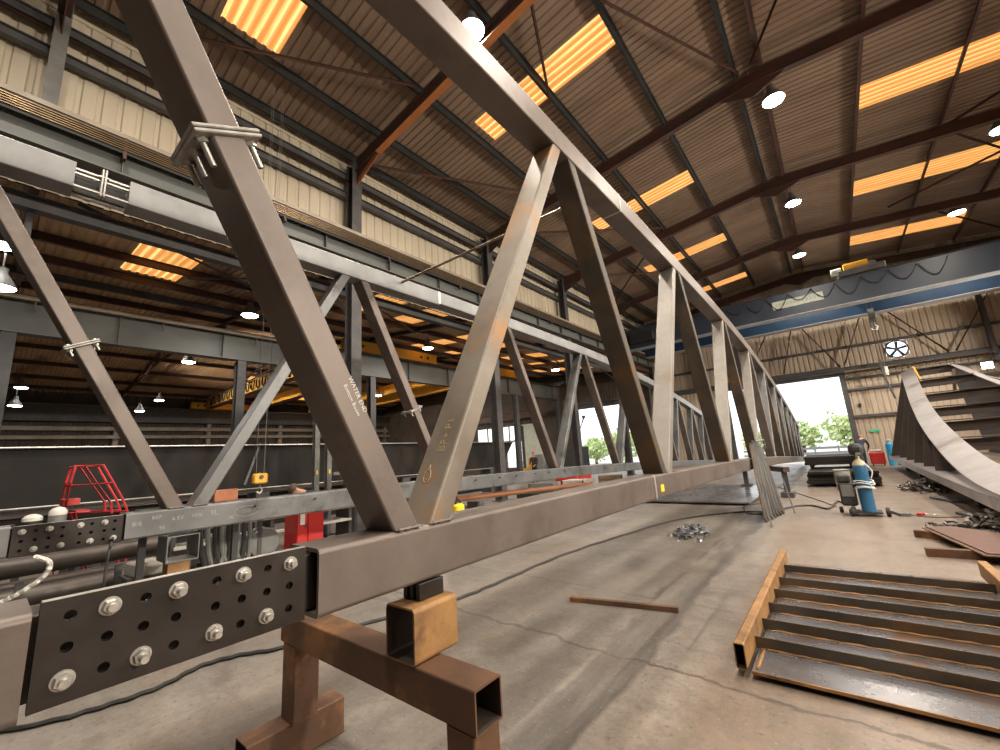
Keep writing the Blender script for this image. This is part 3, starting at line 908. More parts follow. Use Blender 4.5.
PAN = 3.70
def truss(label, xf, near):
    t = thing('bridge_truss', label, 'steel truss', (xf - .125, 13, 0), 'pair of bridge trusses')
    cm = M['mill'] if near else M['grey_steel']
    # bottom chord
    yj = 4.55
    y_end = .838 if near else .888
    mb = MB(); chord(mb, xf, [y_end, 2.0, 3.2, yj], zb, HB, hollow=.07); mb.build('bottom_chord', cm, t)
    bc = [o for o in t.children if o.name.startswith('bottom_chord')][0]
    mb = MB(); chord(mb, xf, [yj + .004] + stations(6, YN, 14), zb, HB); bc2 = mb.build('bottom_chord', cm, t)
    bc2['label'] = 'far length of bottom chord beyond the welded joint'
    mb = MB(); chord(mb, xf + .004, [yj - .018, yj + .022], lambda y: zb(y) + .004, HB + .008, .258)
    w = mb.build('weld', M['edge'] if near else M['grey_steel'], bc)
    w['label'] = 'bright ground weld around the chord'
    # splice with the next length, its stub and inner box
    y0 = .125 if near else .195
    mb = MB(); chord(mb, xf - .07, [y0 - .06, y_end + .06], lambda y: 1.278, HB - .04, .13, .01); mb.build('inner_box', M['plate_dark'], t)
    mb = MB(); chord(mb, xf, [-3.0, y0 - .012], zb, HB); mb.build('chord_stub', cm, t)
    if near:
        ys = [.18, .255, .33, .404, .504, .578, .655, .73]
        zs = [1.122, 1.197, 1.271]
        bolts = [(0,0),(1,2),(2,0),(3,2),(4,0),(5,2),(6,0),(7,2)]
        ye, ze = (y0, .787), (1.068, 1.315)
    else:
        ys = [.248, .325, .403, .48, .588, .66, .744, .812]
        zs = [1.095, 1.168, 1.241]
        bolts = [(0,2),(1,0),(2,2),(3,0),(4,2),(5,0),(6,2),(7,0)]
        ye, ze = (y0, .868), (1.045, 1.288)
    mb = MB(); splice_plate(mb, xf, .024, ys, zs, ye, ze, bolts)
    sp = mb.build('splice_plate', M['plate_dark'], t, smooth=False)
    sp['label'] = 'dark drilled splice plate with bright hex bolts'
    mb = MB(); mb.box((xf - .012, (ye[0]+ye[1])/2, ze[1] + .0012), (.022, ye[1]-ye[0]-.004, .002)); mb.build('ground_edge', M['edge'], sp)
    for i, j in bolts: hexbolt(sp, (xf, ys[i], zs[j]), 1.0, .018 + .014*((i*7+j) % 3)/2)
    # top chord
    if near:
        mb = MB(); chord(mb, xf, [-3.0, 1.5, 3.0, 4.62], lambda y: interp(ZT, y), HT, r=.014); mb.build('top_chord', cm, t)
        mb = MB(); chord(mb, xf, [4.628] + stations(6, YN + .05, 16), lambda y: interp(ZT, y), HT, r=.014); mb.build('top_chord', cm, t)['label'] = 'far length of top chord, bowed down to the end'
        mb = MB(); chord(mb, xf + .003, [4.612, 4.636], lambda y: interp(ZT, y) + .003, HT + .006, .256, .014); mb.build('weld', M['edge'], [o for o in t.children if o.name.startswith('top_chord')][0])
    else:
        mb = MB(); chord(mb, xf, [-3.0, .235], lambda y: interp(ZT, y) - .03, HT + .03, r=.012); mb.build('top_chord', M['pale_steel'], t)
        mb = MB(); chord(mb, xf, [.635, 2, 5.0], lambda y: interp(ZT, y) - .03, HT + .03, r=.012); tc = mb.build('top_chord', M['pale_steel'], t)
        mb = MB(); chord(mb, xf, [5.006] + stations(6, YN + .05, 16), lambda y: interp(ZT, y) - .03, HT, r=.012); mb.build('top_chord', M['pale_steel'], t)
        mb = MB(); chord(mb, xf + .003, [4.97, 5.03], lambda y: interp(ZT, y) - .027, HT + .006, .256, .012); mb.build('weld', M['edge'], tc)['label'] = 'bright weld band on the top chord'
        # open splice: upper bars, lower bars and a clamped pair of end plates
        for dz in (-.095, -.135, -.275):
            for dx in ((-.025, -.225) if dz != -.135 else (-.03,)):
                mb = MB(); mb.bar((xf + dx, .225, 4.72 + dz), (xf + dx, .645, 4.72 + dz), .028, .022, r=.005); mb.build('splice_bar', M['edge'], t)
        mb = MB(); mb.box((xf - .125, .42, 4.53), (.03, .40, .20)); mb.build('splice_web', M['black'], t)
        mb = MB(); mb.box((xf - .02, .424, 4.55), (.09, .016, .30), ch=.004); mb.box((xf - .02, .448, 4.55), (.09, .016, .30), ch=.004)
        sc = mb.build('splice_clamp', M['edge'], t)
        mb = MB(); mb.cyl((xf + .0, .40, 4.62), (xf + .0, .475, 4.62), .014, n=10); mb.build('bolt', M['zinc'], sc)
    # web
    def dmat(k, up):
        if not near: return M['grey_steel'] if up else M['mill']
        if up: return M['mill_rust'] if k == 0 else (M['mill_pale'] if k < 4 else M['grey_steel'])
        return M['mill'] if k in (0, 4, 6, 8) else M['mill_dark']
    ds = {}
    NB = [1.367, 5.067, 8.767, 12.4, 15.6, 18.3, 20.6, 22.6, 24.4, 26.0, 27.4]         # panels shorten as the far end bows down
    NT = [-.423] + [(a + b)/2 + .06 for a, b in zip(NB, NB[1:])] + [28.5]
    for k, yb in enumerate(NB):
        f = min(1.0, (NT[k+1] - NT[k])/3.7)
        for up in (False, True):
            ya, yz = (yb - .102*f, NT[k] + (.14 if k else .04)*f) if not up else (yb + .102*f, NT[k+1] - .14*f)
            mb = MB(); diagonal(mb, xf - .012, ya, zb(ya) - .002, yz, ztl(yz) - (.03 if not near else 0) + .004)
            ds[(k, up)] = mb.build('diagonal', dmat(k, up), t)
    mb = MB(); diagonal(mb, xf - .03, YN - .08, zb(YN), YN - .08, ztl(YN)); mb.build('end_post', M['grey_steel'], t)
    # welds at the feet of the first V
    for ya, sg in ((1.265, 1), (1.469, -1)):
        pts = [(xf - .012 + .004, ya - .07, 1.30), (xf - .012 + .004, ya + .07, 1.30)]
        mb = MB(); mb.tube([Vector(pts[0]).lerp(Vector(pts[1]), i/9) + Vector((.002*((i*5) % 3), 0, .002*((i*3) % 2))) for i in range(10)], [.006 + .003*((i*7) % 3)/2 for i in range(10)], 6)
        mb.build('weld', M['mill'], ds[(0, sg < 0)])
    return t, bc, ds

tn, bcn, dn = truss('nearest long steel truss, brown mill finish, first bolts at lower left, standing on rusty trestle', -1.6, True)
tl, bcl, dl = truss('grey steel truss behind the nearest truss, with open bar splice in its top chord', -5.3, False)

# bolted flange pair around a diagonal
def collar(parent, xf, y0, z0, y1, z1, zc, sx, sy, n_b=3):
    d = Vector((0, y1 - y0, z1 - z0)).normalized()
    c = Vector((xf - .012 - .1175, y0 + (y1 - y0)*(zc - z0)/(z1 - z0), zc))
    a = Vector((1, 0, 0))
    b = d.cross(a)
    R = Matrix(((a.x, b.x, d.x, 0), (a.y, b.y, d.y, 0), (a.z, b.z, d.z, 0), (0, 0, 0, 1)))
    mb = MB()
    for o in (-.0095, .0095): mb.box(c + d*o, (sx, sy, .015), M=R, ch=.004)
    p = mb.build('flange_collar', M['collar'], parent)
    p['label'] = 'pair of bolted flange plates joining the member'
    for sg in (-1, 1):
        for i in range(n_b):
            q = c + a*((i - (n_b-1)/2)*(sx - .1)/max(1, n_b-1)) + b*sg*(sy/2 - .035)
            mb = MB()
            mb.cyl(q - d*.12 if near_col[0] else q - d*.08, q + d*.03, .011, n=10)
            mb.cyl(q - d*.035, q - d*.017, .021, n=6)
            mb.cyl(q + d*.017, q + d*.032, .021, n=6)
            mb.build('bolt', M['zinc'], p)
    return p
near_col = [True]
collar(dn[(0, False)], -1.6, 1.265, 1.297, -.383, 4.48, 2.885, .275, .25)
near_col = [False]
collar(dl[(0, False)], -5.3, 1.265, 1.297, -.383, 4.45, 2.87, .30, .26, 2)
collar(dl[(1, False)], -5.3, 4.965, 1.28, 3.417, 4.45, 2.45, .28, .26, 2)

# chalk writing on the near truss
dd = Vector((0, 1.648, -3.183)).normalized()
uu = Vector((0, 3.183, 1.648)).normalized()
text_mesh('chalk_writing', 'WATER END', .030, face_matrix((-1.611, 1.005, 1.906), dd, uu), M['chalk'], dn[(0, False)])
text_mesh('chalk_writing', 'Bottom Boom', .026, face_matrix((-1.611, .977, 1.880), dd, uu), M['chalk'], dn[(0, False)])
# yellow chalk and a ringed mark on the lit face of the second member
d2 = Vector((0, 1.668, 3.183)).normalized()
n2 = Vector((0, -3.183, 1.668)).normalized()
w2 = DIAG_W/2
def on2(z, x): return Vector((x, 1.469 + 1.668*(z - 1.297)/3.183, z)) + n2*(w2 + .0008)
text_mesh('chalk_writing', 'BF+ P1', .075, face_matrix(on2(1.71, -1.712), d2, (-1, 0, 0)), M['chalk_y'], dn[(0, True)])
mb = MB()
c = on2(1.49, -1.752)
ring = [c + Vector((-1, 0, 0))*(.026*math.cos(a)) + d2*(.037*math.sin(a) + .006*math.cos(a)) for a in [2*PI*i/28 for i in range(28)]]
mb.tube(ring, .0022, 5, closed=True)
mb.tube([c + Vector((-1, 0, 0))*u + d2*v for u, v in ((.012, .018), (-.004, .012), (.008, -.004), (-.010, -.002), (-.004, -.02), (.01, -.014))], .002, 5)
mb.tube([c + Vector((-1, 0, 0))*u + d2*v for u, v in ((-.004, .04), (.002, .055), (.002, .066))], .002, 5)
mb.build('chalk_mark', M['chalk_tan'], dn[(0, True)])
# scribbles along the grey chord behind
for s, y, z, sz in (('8/6', .972, 1.185, .06), ('95', 1.165, 1.12, .05), ('REF', 1.118, 1.225, .05), ('6.5V', 1.287, 1.195, .055), ('1006', 1.447, 1.20, .05), ('9L', 1.60, 1.205, .075), ('96', 1.763, 1.13, .05), ('550', 1.915, 1.178, .055)):
    text_mesh('chalk_writing', s, sz, face_matrix((-5.2995, y, z), (0, 1, 0), (0, 0, 1)), M['chalk_faint'], bcl)
mb = MB(); mb.tube([(-5.2995, 1.915 + .12*math.cos(a), 1.178 + .055*math.sin(a)) for a in [2*PI*i/30 for i in range(30)]], .003, 5, closed=True); mb.build('chalk_mark', M['chalk_faint'], bcl)
# threaded studs standing out of the grey chord
for i in range(12):
    y = 2.0 + .62*i + (.08 if i % 2 else 0)
    mb = MB(); mb.cyl((-5.3, y, zb(y) - .075), (-5.255, y, zb(y) - .075), .012, n=8); mb.build('stud', M['frame_dark'], [o for o in tl.children if o.name.startswith('bottom_chord')][0 if y < 4.5 else 1])
mb = MB(); mb.box((-1.5985, 4.765, 1.14), (.002, .105, .075)); mb.build('sticker', M['sticker'], [o for o in tn.children if o.name.startswith('bottom_chord')][1])

# strut between the top chords
mb = MB(); mb.tube([(-5.28, 4.12, 4.60), (-1.86, 4.12, 4.52)], .024, 8)
tag(mb.build('tie_rod', M['runway_tan']), 'thin tie rod spanning between the top chords of the two trusses', 'rod')
# ================================================================== things near the camera
# rusty trestle under the splice end
t = thing('trestle', 'rusty square-tube trestle carrying the near end of the brown truss', 'trestle', (-2, 1.31, 0))
mb = MB(); mb.rhs((-2.80, 1.315, .672), (-1.205, 1.315, .672), .155, .155, .008, r=.010, inner=1); mb.build('cross_beam', [M['rust'], M['inside_shade']], t)
for x in (-2.70, -1.295):
    mb = MB()
    d0, d1 = (.175, .15)
    mb.loft([[(x + u, 1.315 + v, z) for u, v in rr_ring(.15, .15, .01)] for z in (.198, .594)])
    mb.build('leg', M['rust'], t)
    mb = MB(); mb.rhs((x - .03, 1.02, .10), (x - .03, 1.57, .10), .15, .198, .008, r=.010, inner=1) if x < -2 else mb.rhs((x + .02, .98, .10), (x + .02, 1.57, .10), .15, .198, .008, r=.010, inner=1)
    mb.build('foot', [M['rust'], M['inside_shade']], t)
# short hollow packer standing on the beam
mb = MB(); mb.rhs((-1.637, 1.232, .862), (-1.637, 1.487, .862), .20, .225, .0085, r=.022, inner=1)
tag(mb.build('packer_tube', [M['rust_orange'], M['inside_shade']]), 'short orange-rusted hollow tube packing the chord up off the trestle', 'steel packer')
for i, (dx, s) in enumerate((((-.06), 'left'), ((-.015), 'middle'), ((.03), 'right'))):
    mb = MB(); mb.box((-1.637 + dx, 1.385, 1.0125), (.028, .15, .073), ch=.003)
    tag(mb.build('shim_plate', M['plate_dark']), ('leftmost', 'middle', 'rightmost')[i] + ' of three dark shim plates standing upright between packer tube and chord', 'shim', 'shims on the packer tube')

# floor frame of plates and bars, lying at lower right
t = thing('stiffened_panel', 'rusty stiffened steel panel with six upright bars lying on the floor at right', 'steel panel', (.08, 4.9, 0))
mb = MB(); mb.box((.08, 4.96, .045), (1.62, 3.0, .018)); mb.build('base_plate', mat('shiny_scaled_plate', (.24, .24, .255), (.12, .10, .095), 2.2, rough=.28, rvar=.12, metal=.6, third=(.24, .115, .045), tscale=2.2, tlo=.53, thi=.66), t)
mb = MB(); mb.rhs((-.785, 3.45, .135), (-.785, 6.50, .135), .068, .16, .006, inner=1); mb.build('side_rail', [M['rust_orange'], M['inside_shade']], t)
mb = MB(); mb.rhs((.935, 3.6, .135), (.935, 6.64, .135), .075, .16, .006, inner=1); mb.build('side_rail', [M['rust_orange'], M['inside_shade']], t)
for y in (6.06, 5.53, 5.09, 4.66, 4.24, 3.85):
    mb = MB(); mb.bar((-.75, y, .095), (.897, y, .095), .012, .082); b = mb.build('stiffener_bar', M['mill_dark'], t)
    for dy in (-.012, .012):
        mb = MB(); mb.tube([(-.72 + 1.59*i/30, y + dy, .056 + .002*((i*7) % 3)) for i in range(31)], [.007 + .004*((i*5) % 4)/3 for i in range(31)], 5); mb.build('rust_bead', M['rust_orange'], b)
mb = MB(); mb.box((.08, 3.463, .045), (1.62, .010, .02)); mb.build('rust_edge', M['rust_orange'], t)
mb = MB(); mb.tube([(-.70, 3.50 + .35*i/8, .055) for i in range(9)], .010, 5); mb.build('rust_edge', M['rust_orange'], t)
for x, y in ((-.6, 3.75), (.85, 3.8), (-.6, 5.9), (.85, 5.9)):
    mb = MB(); mb.box((x, y, .017), (.09, .3, .034)); mb.build('support_block', M['black'], t)

# flat bar on the concrete
mb = MB()
mb.bar((-2.56, 4.2, .025), (-1.49, 4.42, .025), .05, .045)
tag(mb.build('flat_bar', M['rust']), 'single rusty square bar lying alone in the middle of the floor', 'steel bar')

# wandering cables
def cable(name, label, pts, r, m, n=8, lift=.0):
    mb = MB()
    sp = spline(pts, n)
    sp = [Vector((p.x + .012*math.sin(i*1.7), p.y, max(p.z, r) + lift)) for i, p in enumerate(sp)]
    mb.tube(sp, r, 6)
    return tag(mb.build(name, m), label, 'cable')
cable('welding_cable', 'thick black cable snaking under the near truss from lower left to the leaning strips', [(-5.2, -.4, 0), (-4.58, .36, 0), (-4.43, .72, 0), (-4.4, 1.04, 0), (-4.52, 1.34, 0), (-4.44, 1.62, 0), (-4.22, 1.95, 0), (-4.0, 2.8, 0), (-3.73, 3.63, 0), (-3.69, 4.35, 0), (-3.67, 5.8, 0), (-3.42, 7.53, 0), (-2.95, 9.6, 0), (-2.02, 10.9, 0), (-1.4, 11.0, 0)], .017, M['rubber'])
cable('welding_cable', 'black cable on the floor joining the leaning strips to the welding set', [(-1.5, 10.6, 0), (-1.1, 11.9, 0), (-.75, 12.2, 0), (-.42, 11.75, 0), (-.28, 13.0, 0), (-.12, 12.6, .05), (-.05, 12.2, .25)], .020, M['rubber'])
cable('thin_cable', 'thin pale cable looping across the floor left of the bucket', [(-1.9, 16.9, 0), (-1.3, 15.2, 0), (-.75, 13.6, 0), (-.3, 12.2, 0)], .010, M['frame_brown'])
cable('thin_cable', 'thin cable running across the floor past the red torch to the right', [(.72, 11.3, 0), (1.1, 11.0, 0), (1.9, 11.25, 0), (3.0, 10.9, 0)], .008, M['frame_brown'])
cable('coiled_cable', 'small loop of dark cable lying beside the foot of the leaning strips', [(-1.7 + .35*math.cos(a)*(1 + .2*math.sin(3*a)), 11.6 + .9*math.sin(a), 0) for a in [i*.55 for i in range(22)]], .012, M['rubber'], 3)

# chains
def chain_pile(name, label, c, spread, n, link, m, hmax, loc_seed, axis=0.0):
    rnd = random.Random(loc_seed)
    t_pts = []
    mb = MB()
    p = Vector((c[0], c[1], link*.4))
    ang = rnd.uniform(0, 6)
    for i in range(n):
        u = rnd.gauss(0, .42); v = rnd.gauss(0, .42)
        x = c[0] + spread[0]*u*math.cos(axis) - spread[1]*v*math.sin(axis)
        y = c[1] + spread[0]*u*math.sin(axis) + spread[1]*v*math.cos(axis)
        rad = min(1, math.hypot(u, v))
        z = link*.25 + max(0, (1 - rad))*hmax*rnd.random()
        R = Matrix.Rotation(rnd.uniform(0, 6.28), 3, 'Z') @ Matrix.Rotation(rnd.uniform(-.9, .9), 3, 'X') @ Matrix.Rotation(rnd.uniform(-.5, .5), 3, 'Y')
        L, W, r = link, link*.62, link*.15
        loop = [(W/2*math.cos(a), (L/2 - W/2)*(1 if math.sin(a) > 0 else -1) + W/2*math.sin(a), 0) for a in [2*PI*k/10 + .3 for k in range(10)]]
        mb.tube([Vector((x, y, max(z, r))) + R @ Vector(q) for q in loop], r, 5, closed=True)
    return tag(mb.build(name, m), label, 'chain')
chain_pile('chain', 'heap of bright steel chain on the floor right of the leaning cable end', (-2.36, 8.2), (.72, .30), 110, .085, M['chain'], .14, 3, 1.75)
chain_pile('chain', 'large heap of heavy oily black chain behind the red-brown plates', (1.72, 9.75), (.72, .5), 130, .17, M['chain_dark'], .30, 5, .3)
chain_pile('chain', 'dark chain heap beneath the curved steel fabrication', (1.55, 15.8), (.55, .8), 90, .15, M['chain_dark'], .25, 9, .2)

# red-brown plates on bearers by the black chain
tag(MB().bar((.66, 9.05, .05), (2.2, 8.35, .05), .10, .10).build('bearer_bar', M['rust']), 'upper of two rusty bearer bars under the red-brown plates', 'steel bar', 'bearers of the red-brown plates')
tag(MB().bar((.62, 7.75, .05), (2.3, 7.80, .05), .10, .10).build('bearer_bar', M['rust']), 'nearer rusty bearer bar under the red-brown plates', 'steel bar', 'bearers of the red-brown plates')
tag(MB().prism([(.80, 9.25, .115), (1.12, 9.30, .115), (2.2, 8.15, .115), (2.0, 7.45, .115), (1.12, 7.50, .115)], (0, 0, .014)).build('steel_plate', M['rust_red']), 'upper red-brown flat plate lying on bearer bars at right', 'steel plate', 'red-brown plates')
tag(MB().prism([(.76, 9.2, .1005), (1.1, 9.25, .1005), (2.2, 8.1, .1005), (2.0, 7.38, .1005), (1.08, 7.44, .1005)], (0, 0, .013)).build('steel_plate', M['rust']), 'lower plate showing as a rusty edge beneath the red-brown plate', 'steel plate', 'red-brown plates')
tag(MB().bar((.60, 11.55, .03), (.74, 11.05, .03), .16, .05, r=.012).build('tool_case', M['grille']), 'small flat grey-topped block on the floor right of the blue cylinder', 'block')
t = thing('cutting_torch', 'red-handled torch lying on the floor beyond the grey block', 'torch', (1.0, 11.25, 0))
MB().cyl((.90, 11.25, .025), (1.02, 11.25, .025), .022, n=8).build('handle', M['red'], t)
MB().tube([(1.02, 11.25, .025), (1.16, 11.24, .02), (1.2, 11.24, .02)], .012, 6).build('nozzle', M['white'], t)
for i, (x, y) in enumerate(((1.7, 13.6), (1.75, 11.2))):
    tag(MB().box((x, y, .03), (.38, .75, .045), rz=.35, ch=.008).build('flat_offcut', M['frame_dark']), ('farther', 'nearer')[i] + ' of two dark flat offcuts under the curved fabrication', 'offcut', 'offcuts under the curved fabrication')

# large plate on the floor beneath the truss
tag(MB().prism([(-4.8, 12.2, .045), (-1.97, 12.05, .045), (-1.86, 16.4, .045), (-4.75, 17.2, .045)], (0, 0, .035)).build('floor_plate', mat('bright_floor_plate', (.17, .165, .175), (.21, .205, .215), .8, rough=.28, rvar=.1, metal=.5)), 'big dark steel plate lying on the floor beneath the near truss', 'steel plate')
t = thing('trestle', 'brown trestle under the middle of the near truss beyond the floor plate', 'trestle', (-2, 15.2, 0))
a, b = Vector((-2.75, 16.6, 0)), Vector((-1.25, 13.9, 0))
def zt_(p): return zb(p.y) - HB - .09
MB().bar(a + Vector((0, 0, .735)), b + Vector((0, 0, .735)), .16, .13).build('cross_beam', M['frame_brown'], t)
for p in (a.lerp(b, .05), a.lerp(b, .95)):
    MB().bar(p + Vector((0, 0, .13)), p + Vector((0, 0, .67)), .13, .13, (0, 1, 0)).build('leg', M['frame_dark'], t)
    MB().box((p.x, p.y, .107 if p.x < -1.86 else .066), (.3, .5, .052 if p.x < -1.86 else .13)).build('foot', M['frame_dark'], t)

for i, y in enumerate((12.6, 14.3, 16.1)):
    tag(MB().box((-3.35, y, .0215), (2.5, .1, .043)).build('timber_bearer', M['timber']), ['nearest', 'middle', 'farthest'][i] + ' flat bearer lying under the big dark floor plate', 'bearer', 'bearers under the floor plate')
# strips leaning against the chord
rnd = random.Random(11)
names = ['first', 'second', 'third', 'fourth', 'fifth', 'sixth', 'seventh']
for i in range(7):
    y = 9.75 + .19*i
    bx = -1.36 + .03*i
    p0, p1 = Vector((bx, y, .014)), Vector((-1.585 + .004*i, y + 1.35 + .03*i, 1.47 + rnd.uniform(-.08, .06)))
    mb = MB(); mb.bar(p0, p1, .21, .02, (1, 0, .3))
    tag(mb.build('steel_strip', M['frame_dark' if i % 3 else 'mill_dark']), names[i] + ' from the camera of seven long dark strips leaning against the truss chord', 'steel strip', 'strips leaning on the truss')
for i, (a, b) in enumerate((((-1.22, 9.25, .016), (-1.46, 10.2, .80)), ((-.98, 10.9, .016), (-1.10, 11.2, .7)))):
    tag(MB().tube([a, b], .014, 6).build('thin_rod', M['frame_dark']), ('nearer', 'farther')[i] + ' of two thin rods propped against the leaning strips', 'rod', 'rods by the leaning strips')
t = thing('clamp', 'bright screw clamp gripping the top of the leaning strips', 'clamp', (-1.56, 11.6, 1.4))
MB().tube([(-1.5, 11.2, 1.36), (-1.5, 11.2, 1.56), (-1.42, 11.9, 1.58), (-1.42, 12.0, 1.38)], .022, 6).build('frame', M['grille'], t)
MB().cyl((-1.44, 11.4, 1.45), (-1.44, 12.2, 1.47), .02, n=8).build('screw', M['edge'], t)

# welding set with gas cylinder on its trolley
t = thing('welding_set', 'black wheeled welding set with tall blue gas cylinder standing on the floor', 'welder', (.2, 11.6, 0))
mb = MB(); mb.cyl((.33, 11.5, .085), (.33, 11.5, .92), .112, n=24); mb.lathe([(.112, .92), (.105, .99), (.075, 1.04), (.045, 1.07)], (.33, 11.5, 0), 24)
cy = mb.build('gas_cylinder', M['blue_gas'], t); cy['label'] = 'blue gas cylinder'
mb = MB(); mb.lathe([(.1085, .965), (.1095, .985), (.079, 1.043), (.047, 1.075), (.03, 1.11), (.03, 1.15)], (.33, 11.5, 0), 20); mb.build('neck', M['cream_neck'], cy)
mb = MB(); mb.box((.06, 11.72, .40), (.26, .50, .44), ch=.03); bx = mb.build('power_source', M['rubber'], t)
mb = MB(); mb.box((.06, 11.462, .47), (.20, .015, .22), ch=.006); mb.build('front_panel', M['grille'], bx)
mb = MB(); mb.box((.045, 11.72, .70), (.20, .34, .16), ch=.03); mb.build('wire_feeder', M['frame_dark'], t)
mb = MB(); mb.tube([(-.05, 11.5, .62), (-.1, 11.45, .86), (.18, 11.45, .88), (.17, 11.5, .62)], .016, 6); mb.build('handle', M['frame_dark'], t)
mb = MB(); mb.box((.27, 11.55, .07), (.50, .40, .03)); mb.build('base_tray', M['rubber'], t)
for x, y, r in ((.08, 11.36, .085), (.60, 11.45, .085), (-.10, 11.85, .06), (.10, 12.02, .06)):
    mb = MB(); mb.lathe([(r*.4, -.03), (r*.9, -.03), (r, -.018), (r, .018), (r*.9, .03), (r*.4, .03)], (x, y, r), 18, 'X'); w = mb.build('wheel', M['rubber'], t)
    mb = MB(); mb.cyl((x - .034, y, r), (x + .034, y, r), r*.35, n=10); mb.build('hub', M['grille'], w)
for z, r in ((.66, .155), (.62, .165), (.555, .15), (.535, .16)):
    mb = MB(); mb.tube([(.335 + r*math.cos(a), 11.47 + r*.95*math.sin(a), z + .02*math.sin(2*a + z*9)) for a in [2*PI*i/24 for i in range(24)]], .011, 6, closed=True); mb.build('hose_loop', M['hose_white'], t)
mb = MB(); mb.tube(spline([(.42, 11.42, 1.0), (.50, 11.38, .86), (.46, 11.36, .72)], 5), .010, 6); mb.build('gas_hose', M['hose_white'], t)
# welding helmet on the valve
t.location = (.10, 11.12, 0)
t = thing('welding_helmet', 'black welding helmet hung on top of the blue gas cylinder', 'helmet', (.33, 11.5, 1.15))
mb = MB(); mb.loft([[(.33 + r*math.cos(a)*1.0, 11.5 + r*1.12*math.sin(a), z) for a in [2*PI*i/18 for i in range(18)]] for r, z in ((.075, 1.155), (.115, 1.17), (.14, 1.23), (.145, 1.31), (.128, 1.38), (.08, 1.425), (.02, 1.44))]); mb.build('shell', M['rubber'], t)
mb = MB(); mb.box((.33, 11.342, 1.30), (.15, .02, .085), ch=.006); mb.build('visor_window', M['black'], t)
mb = MB(); mb.box((.35, 11.36, 1.185), (.09, .05, .06), ch=.008); mb.build('chin_guard', M['grille'], t)
t.scale = (.85, .85, .85)
t.location = (.23, 11.02, 1.16)
# grey drum behind
t = thing('bucket', 'grey drum with a pale label standing behind the welding set', 'drum', (-.10, 15.9, 0))
mb = MB(); mb.lathe([(.17, .0), (.18, .01), (.195, .54), (.205, .56), (.19, .58)], (-.10, 15.9, 0), 22); mb.build('body', M['bucket'], t)
mb = MB(); mb.box((-.08, 15.705, .30), (.11, .012, .11), ch=.003); mb.build('paper_label', M['white'], t)

# stacked black plates before the door
for i in range(4):
    z = .14 + .095*i
    tag(MB().box((-.12 + .03*(i % 2), 18.0 + .05*(i % 3), z), (1.80 - .03*i, 2.6, .085), ch=.006).build('black_plate', M['black_plate' if i < 3 else 'plate_dark']), ['lowest', 'second', 'third', 'topmost'][i] + ' plate of the lower, wider black stack before the open door', 'steel plate', 'black plates stacked before the door')
for i in range(3):
    z = .64 + .095*i
    tag(MB().box((-.34 + .02*(i % 2), 19.3, z), (1.46, 2.3, .085), ch=.006).build('black_plate', M['black_plate']), ['lowest', 'middle', 'topmost'][i] + ' plate of the upper, set-back black stack before the open door', 'steel plate', 'black plates stacked before the door')
for i, x in enumerate((-.85, .0, .72)):
    tag(MB().box((x, 17.9, .046), (.12, 1.9, .09)).build('timber_bearer', M['timber']), ['left', 'middle', 'right'][i] + ' timber bearer under the stacked black plates', 'timber', 'bearers of the black plates')
for i, x in enumerate((-.9, .2)):
    tag(MB().box((x, 19.3, .54), (.1, 1.6, .10)).build('timber_spacer', M['timber']), ['left', 'right'][i] + ' timber spacer between the two black plate stacks', 'timber', 'spacers between the black stacks')

# curved fabrication at right: bowed tilted flange, base flange, fins between, mirrored far side and cross plates
XC = 3.5
t = thing('curved_fabrication', 'large bow-shaped plated steel fabrication standing at right with cross plates', 'steel fabrication', (XC, 16, 0))
BOW = [(7.5, .57), (9.8, .61), (11.1, .69), (12.3, .83), (14, 1.09), (16, 1.45), (18, 1.88), (20.5, 2.57), (23.1, 3.43), (24.7, 3.98)]
def bow_z(y): return interp(BOW, y)
def sbow(y): return sum(bow_z(min(24.7, max(7.5, y + k))) for k in (-.6, -.3, 0, .3, .6))/5 if y < 24 else bow_z(y)
def bow_x(z): return 1.91 - .29*(z - .55)                 # half width at the outer edge
cw = mat('grey_primed_fabrication', (.36, .33, .325), (.29, .265, .26), 1.2, rough=.40, rvar=.12, metal=.35, third=(.15, .115, .10), tscale=.9, tlo=.55, thi=.7)
dk = mat('dark_fabrication_fin', (.05, .036, .03), (.08, .056, .042), 1.2, rough=.6, metal=.1)
YS = stations(7.5, 24.7, 40)
for s in (-1, 1):
    mb = MB(); mb.loft([[(XC + s*bow_x(z), y, z), (XC + s*(bow_x(z) - .43), y, z + .20), (XC + s*(bow_x(z) - .43), y, z + .23), (XC + s*bow_x(z), y, z + .03)] for y, z in ((y, sbow(y)) for y in YS)]); mb.build('bowed_flange', cw, t)
    mb = MB(); mb.loft([[(XC + s*1.91, y, .46), (XC + s*.80, y, .46), (XC + s*.80, y, .545), (XC + s*1.91, y, .545)] for y in (24.9, 16, 7.5)]); mb.bar((XC + s*1.905, 24.9, .46), (XC + s*1.905, 7.5, .46), .02, .17); mb.build('base_flange', cw, t)
    mb = MB(); mb.loft([[(XC + s*.98, y, .54), (XC + s*.96, y, .54), (XC + s*(bow_x(z) - .42), y, z + .19), (XC + s*(bow_x(z) - .40), y, z + .19)] for y, z in ((y, sbow(y)) for y in stations(13.6, 24.6, 16))]); mb.build('web', dk, t)
    for y in (24.4, 22.5, 20.6, 18.7, 16.8, 15.0):
        z = sbow(y)
        mb = MB(); mb.prism([(XC + s*(1.88 - .12*(y < 24)), y, .54), (XC + s*.98, y, .54), (XC + s*(bow_x(z) - .41), y, z + .19), (XC + s*(bow_x(z) - .02), y, z)], (0, .025, 0)); mb.build('fin', dk, t)
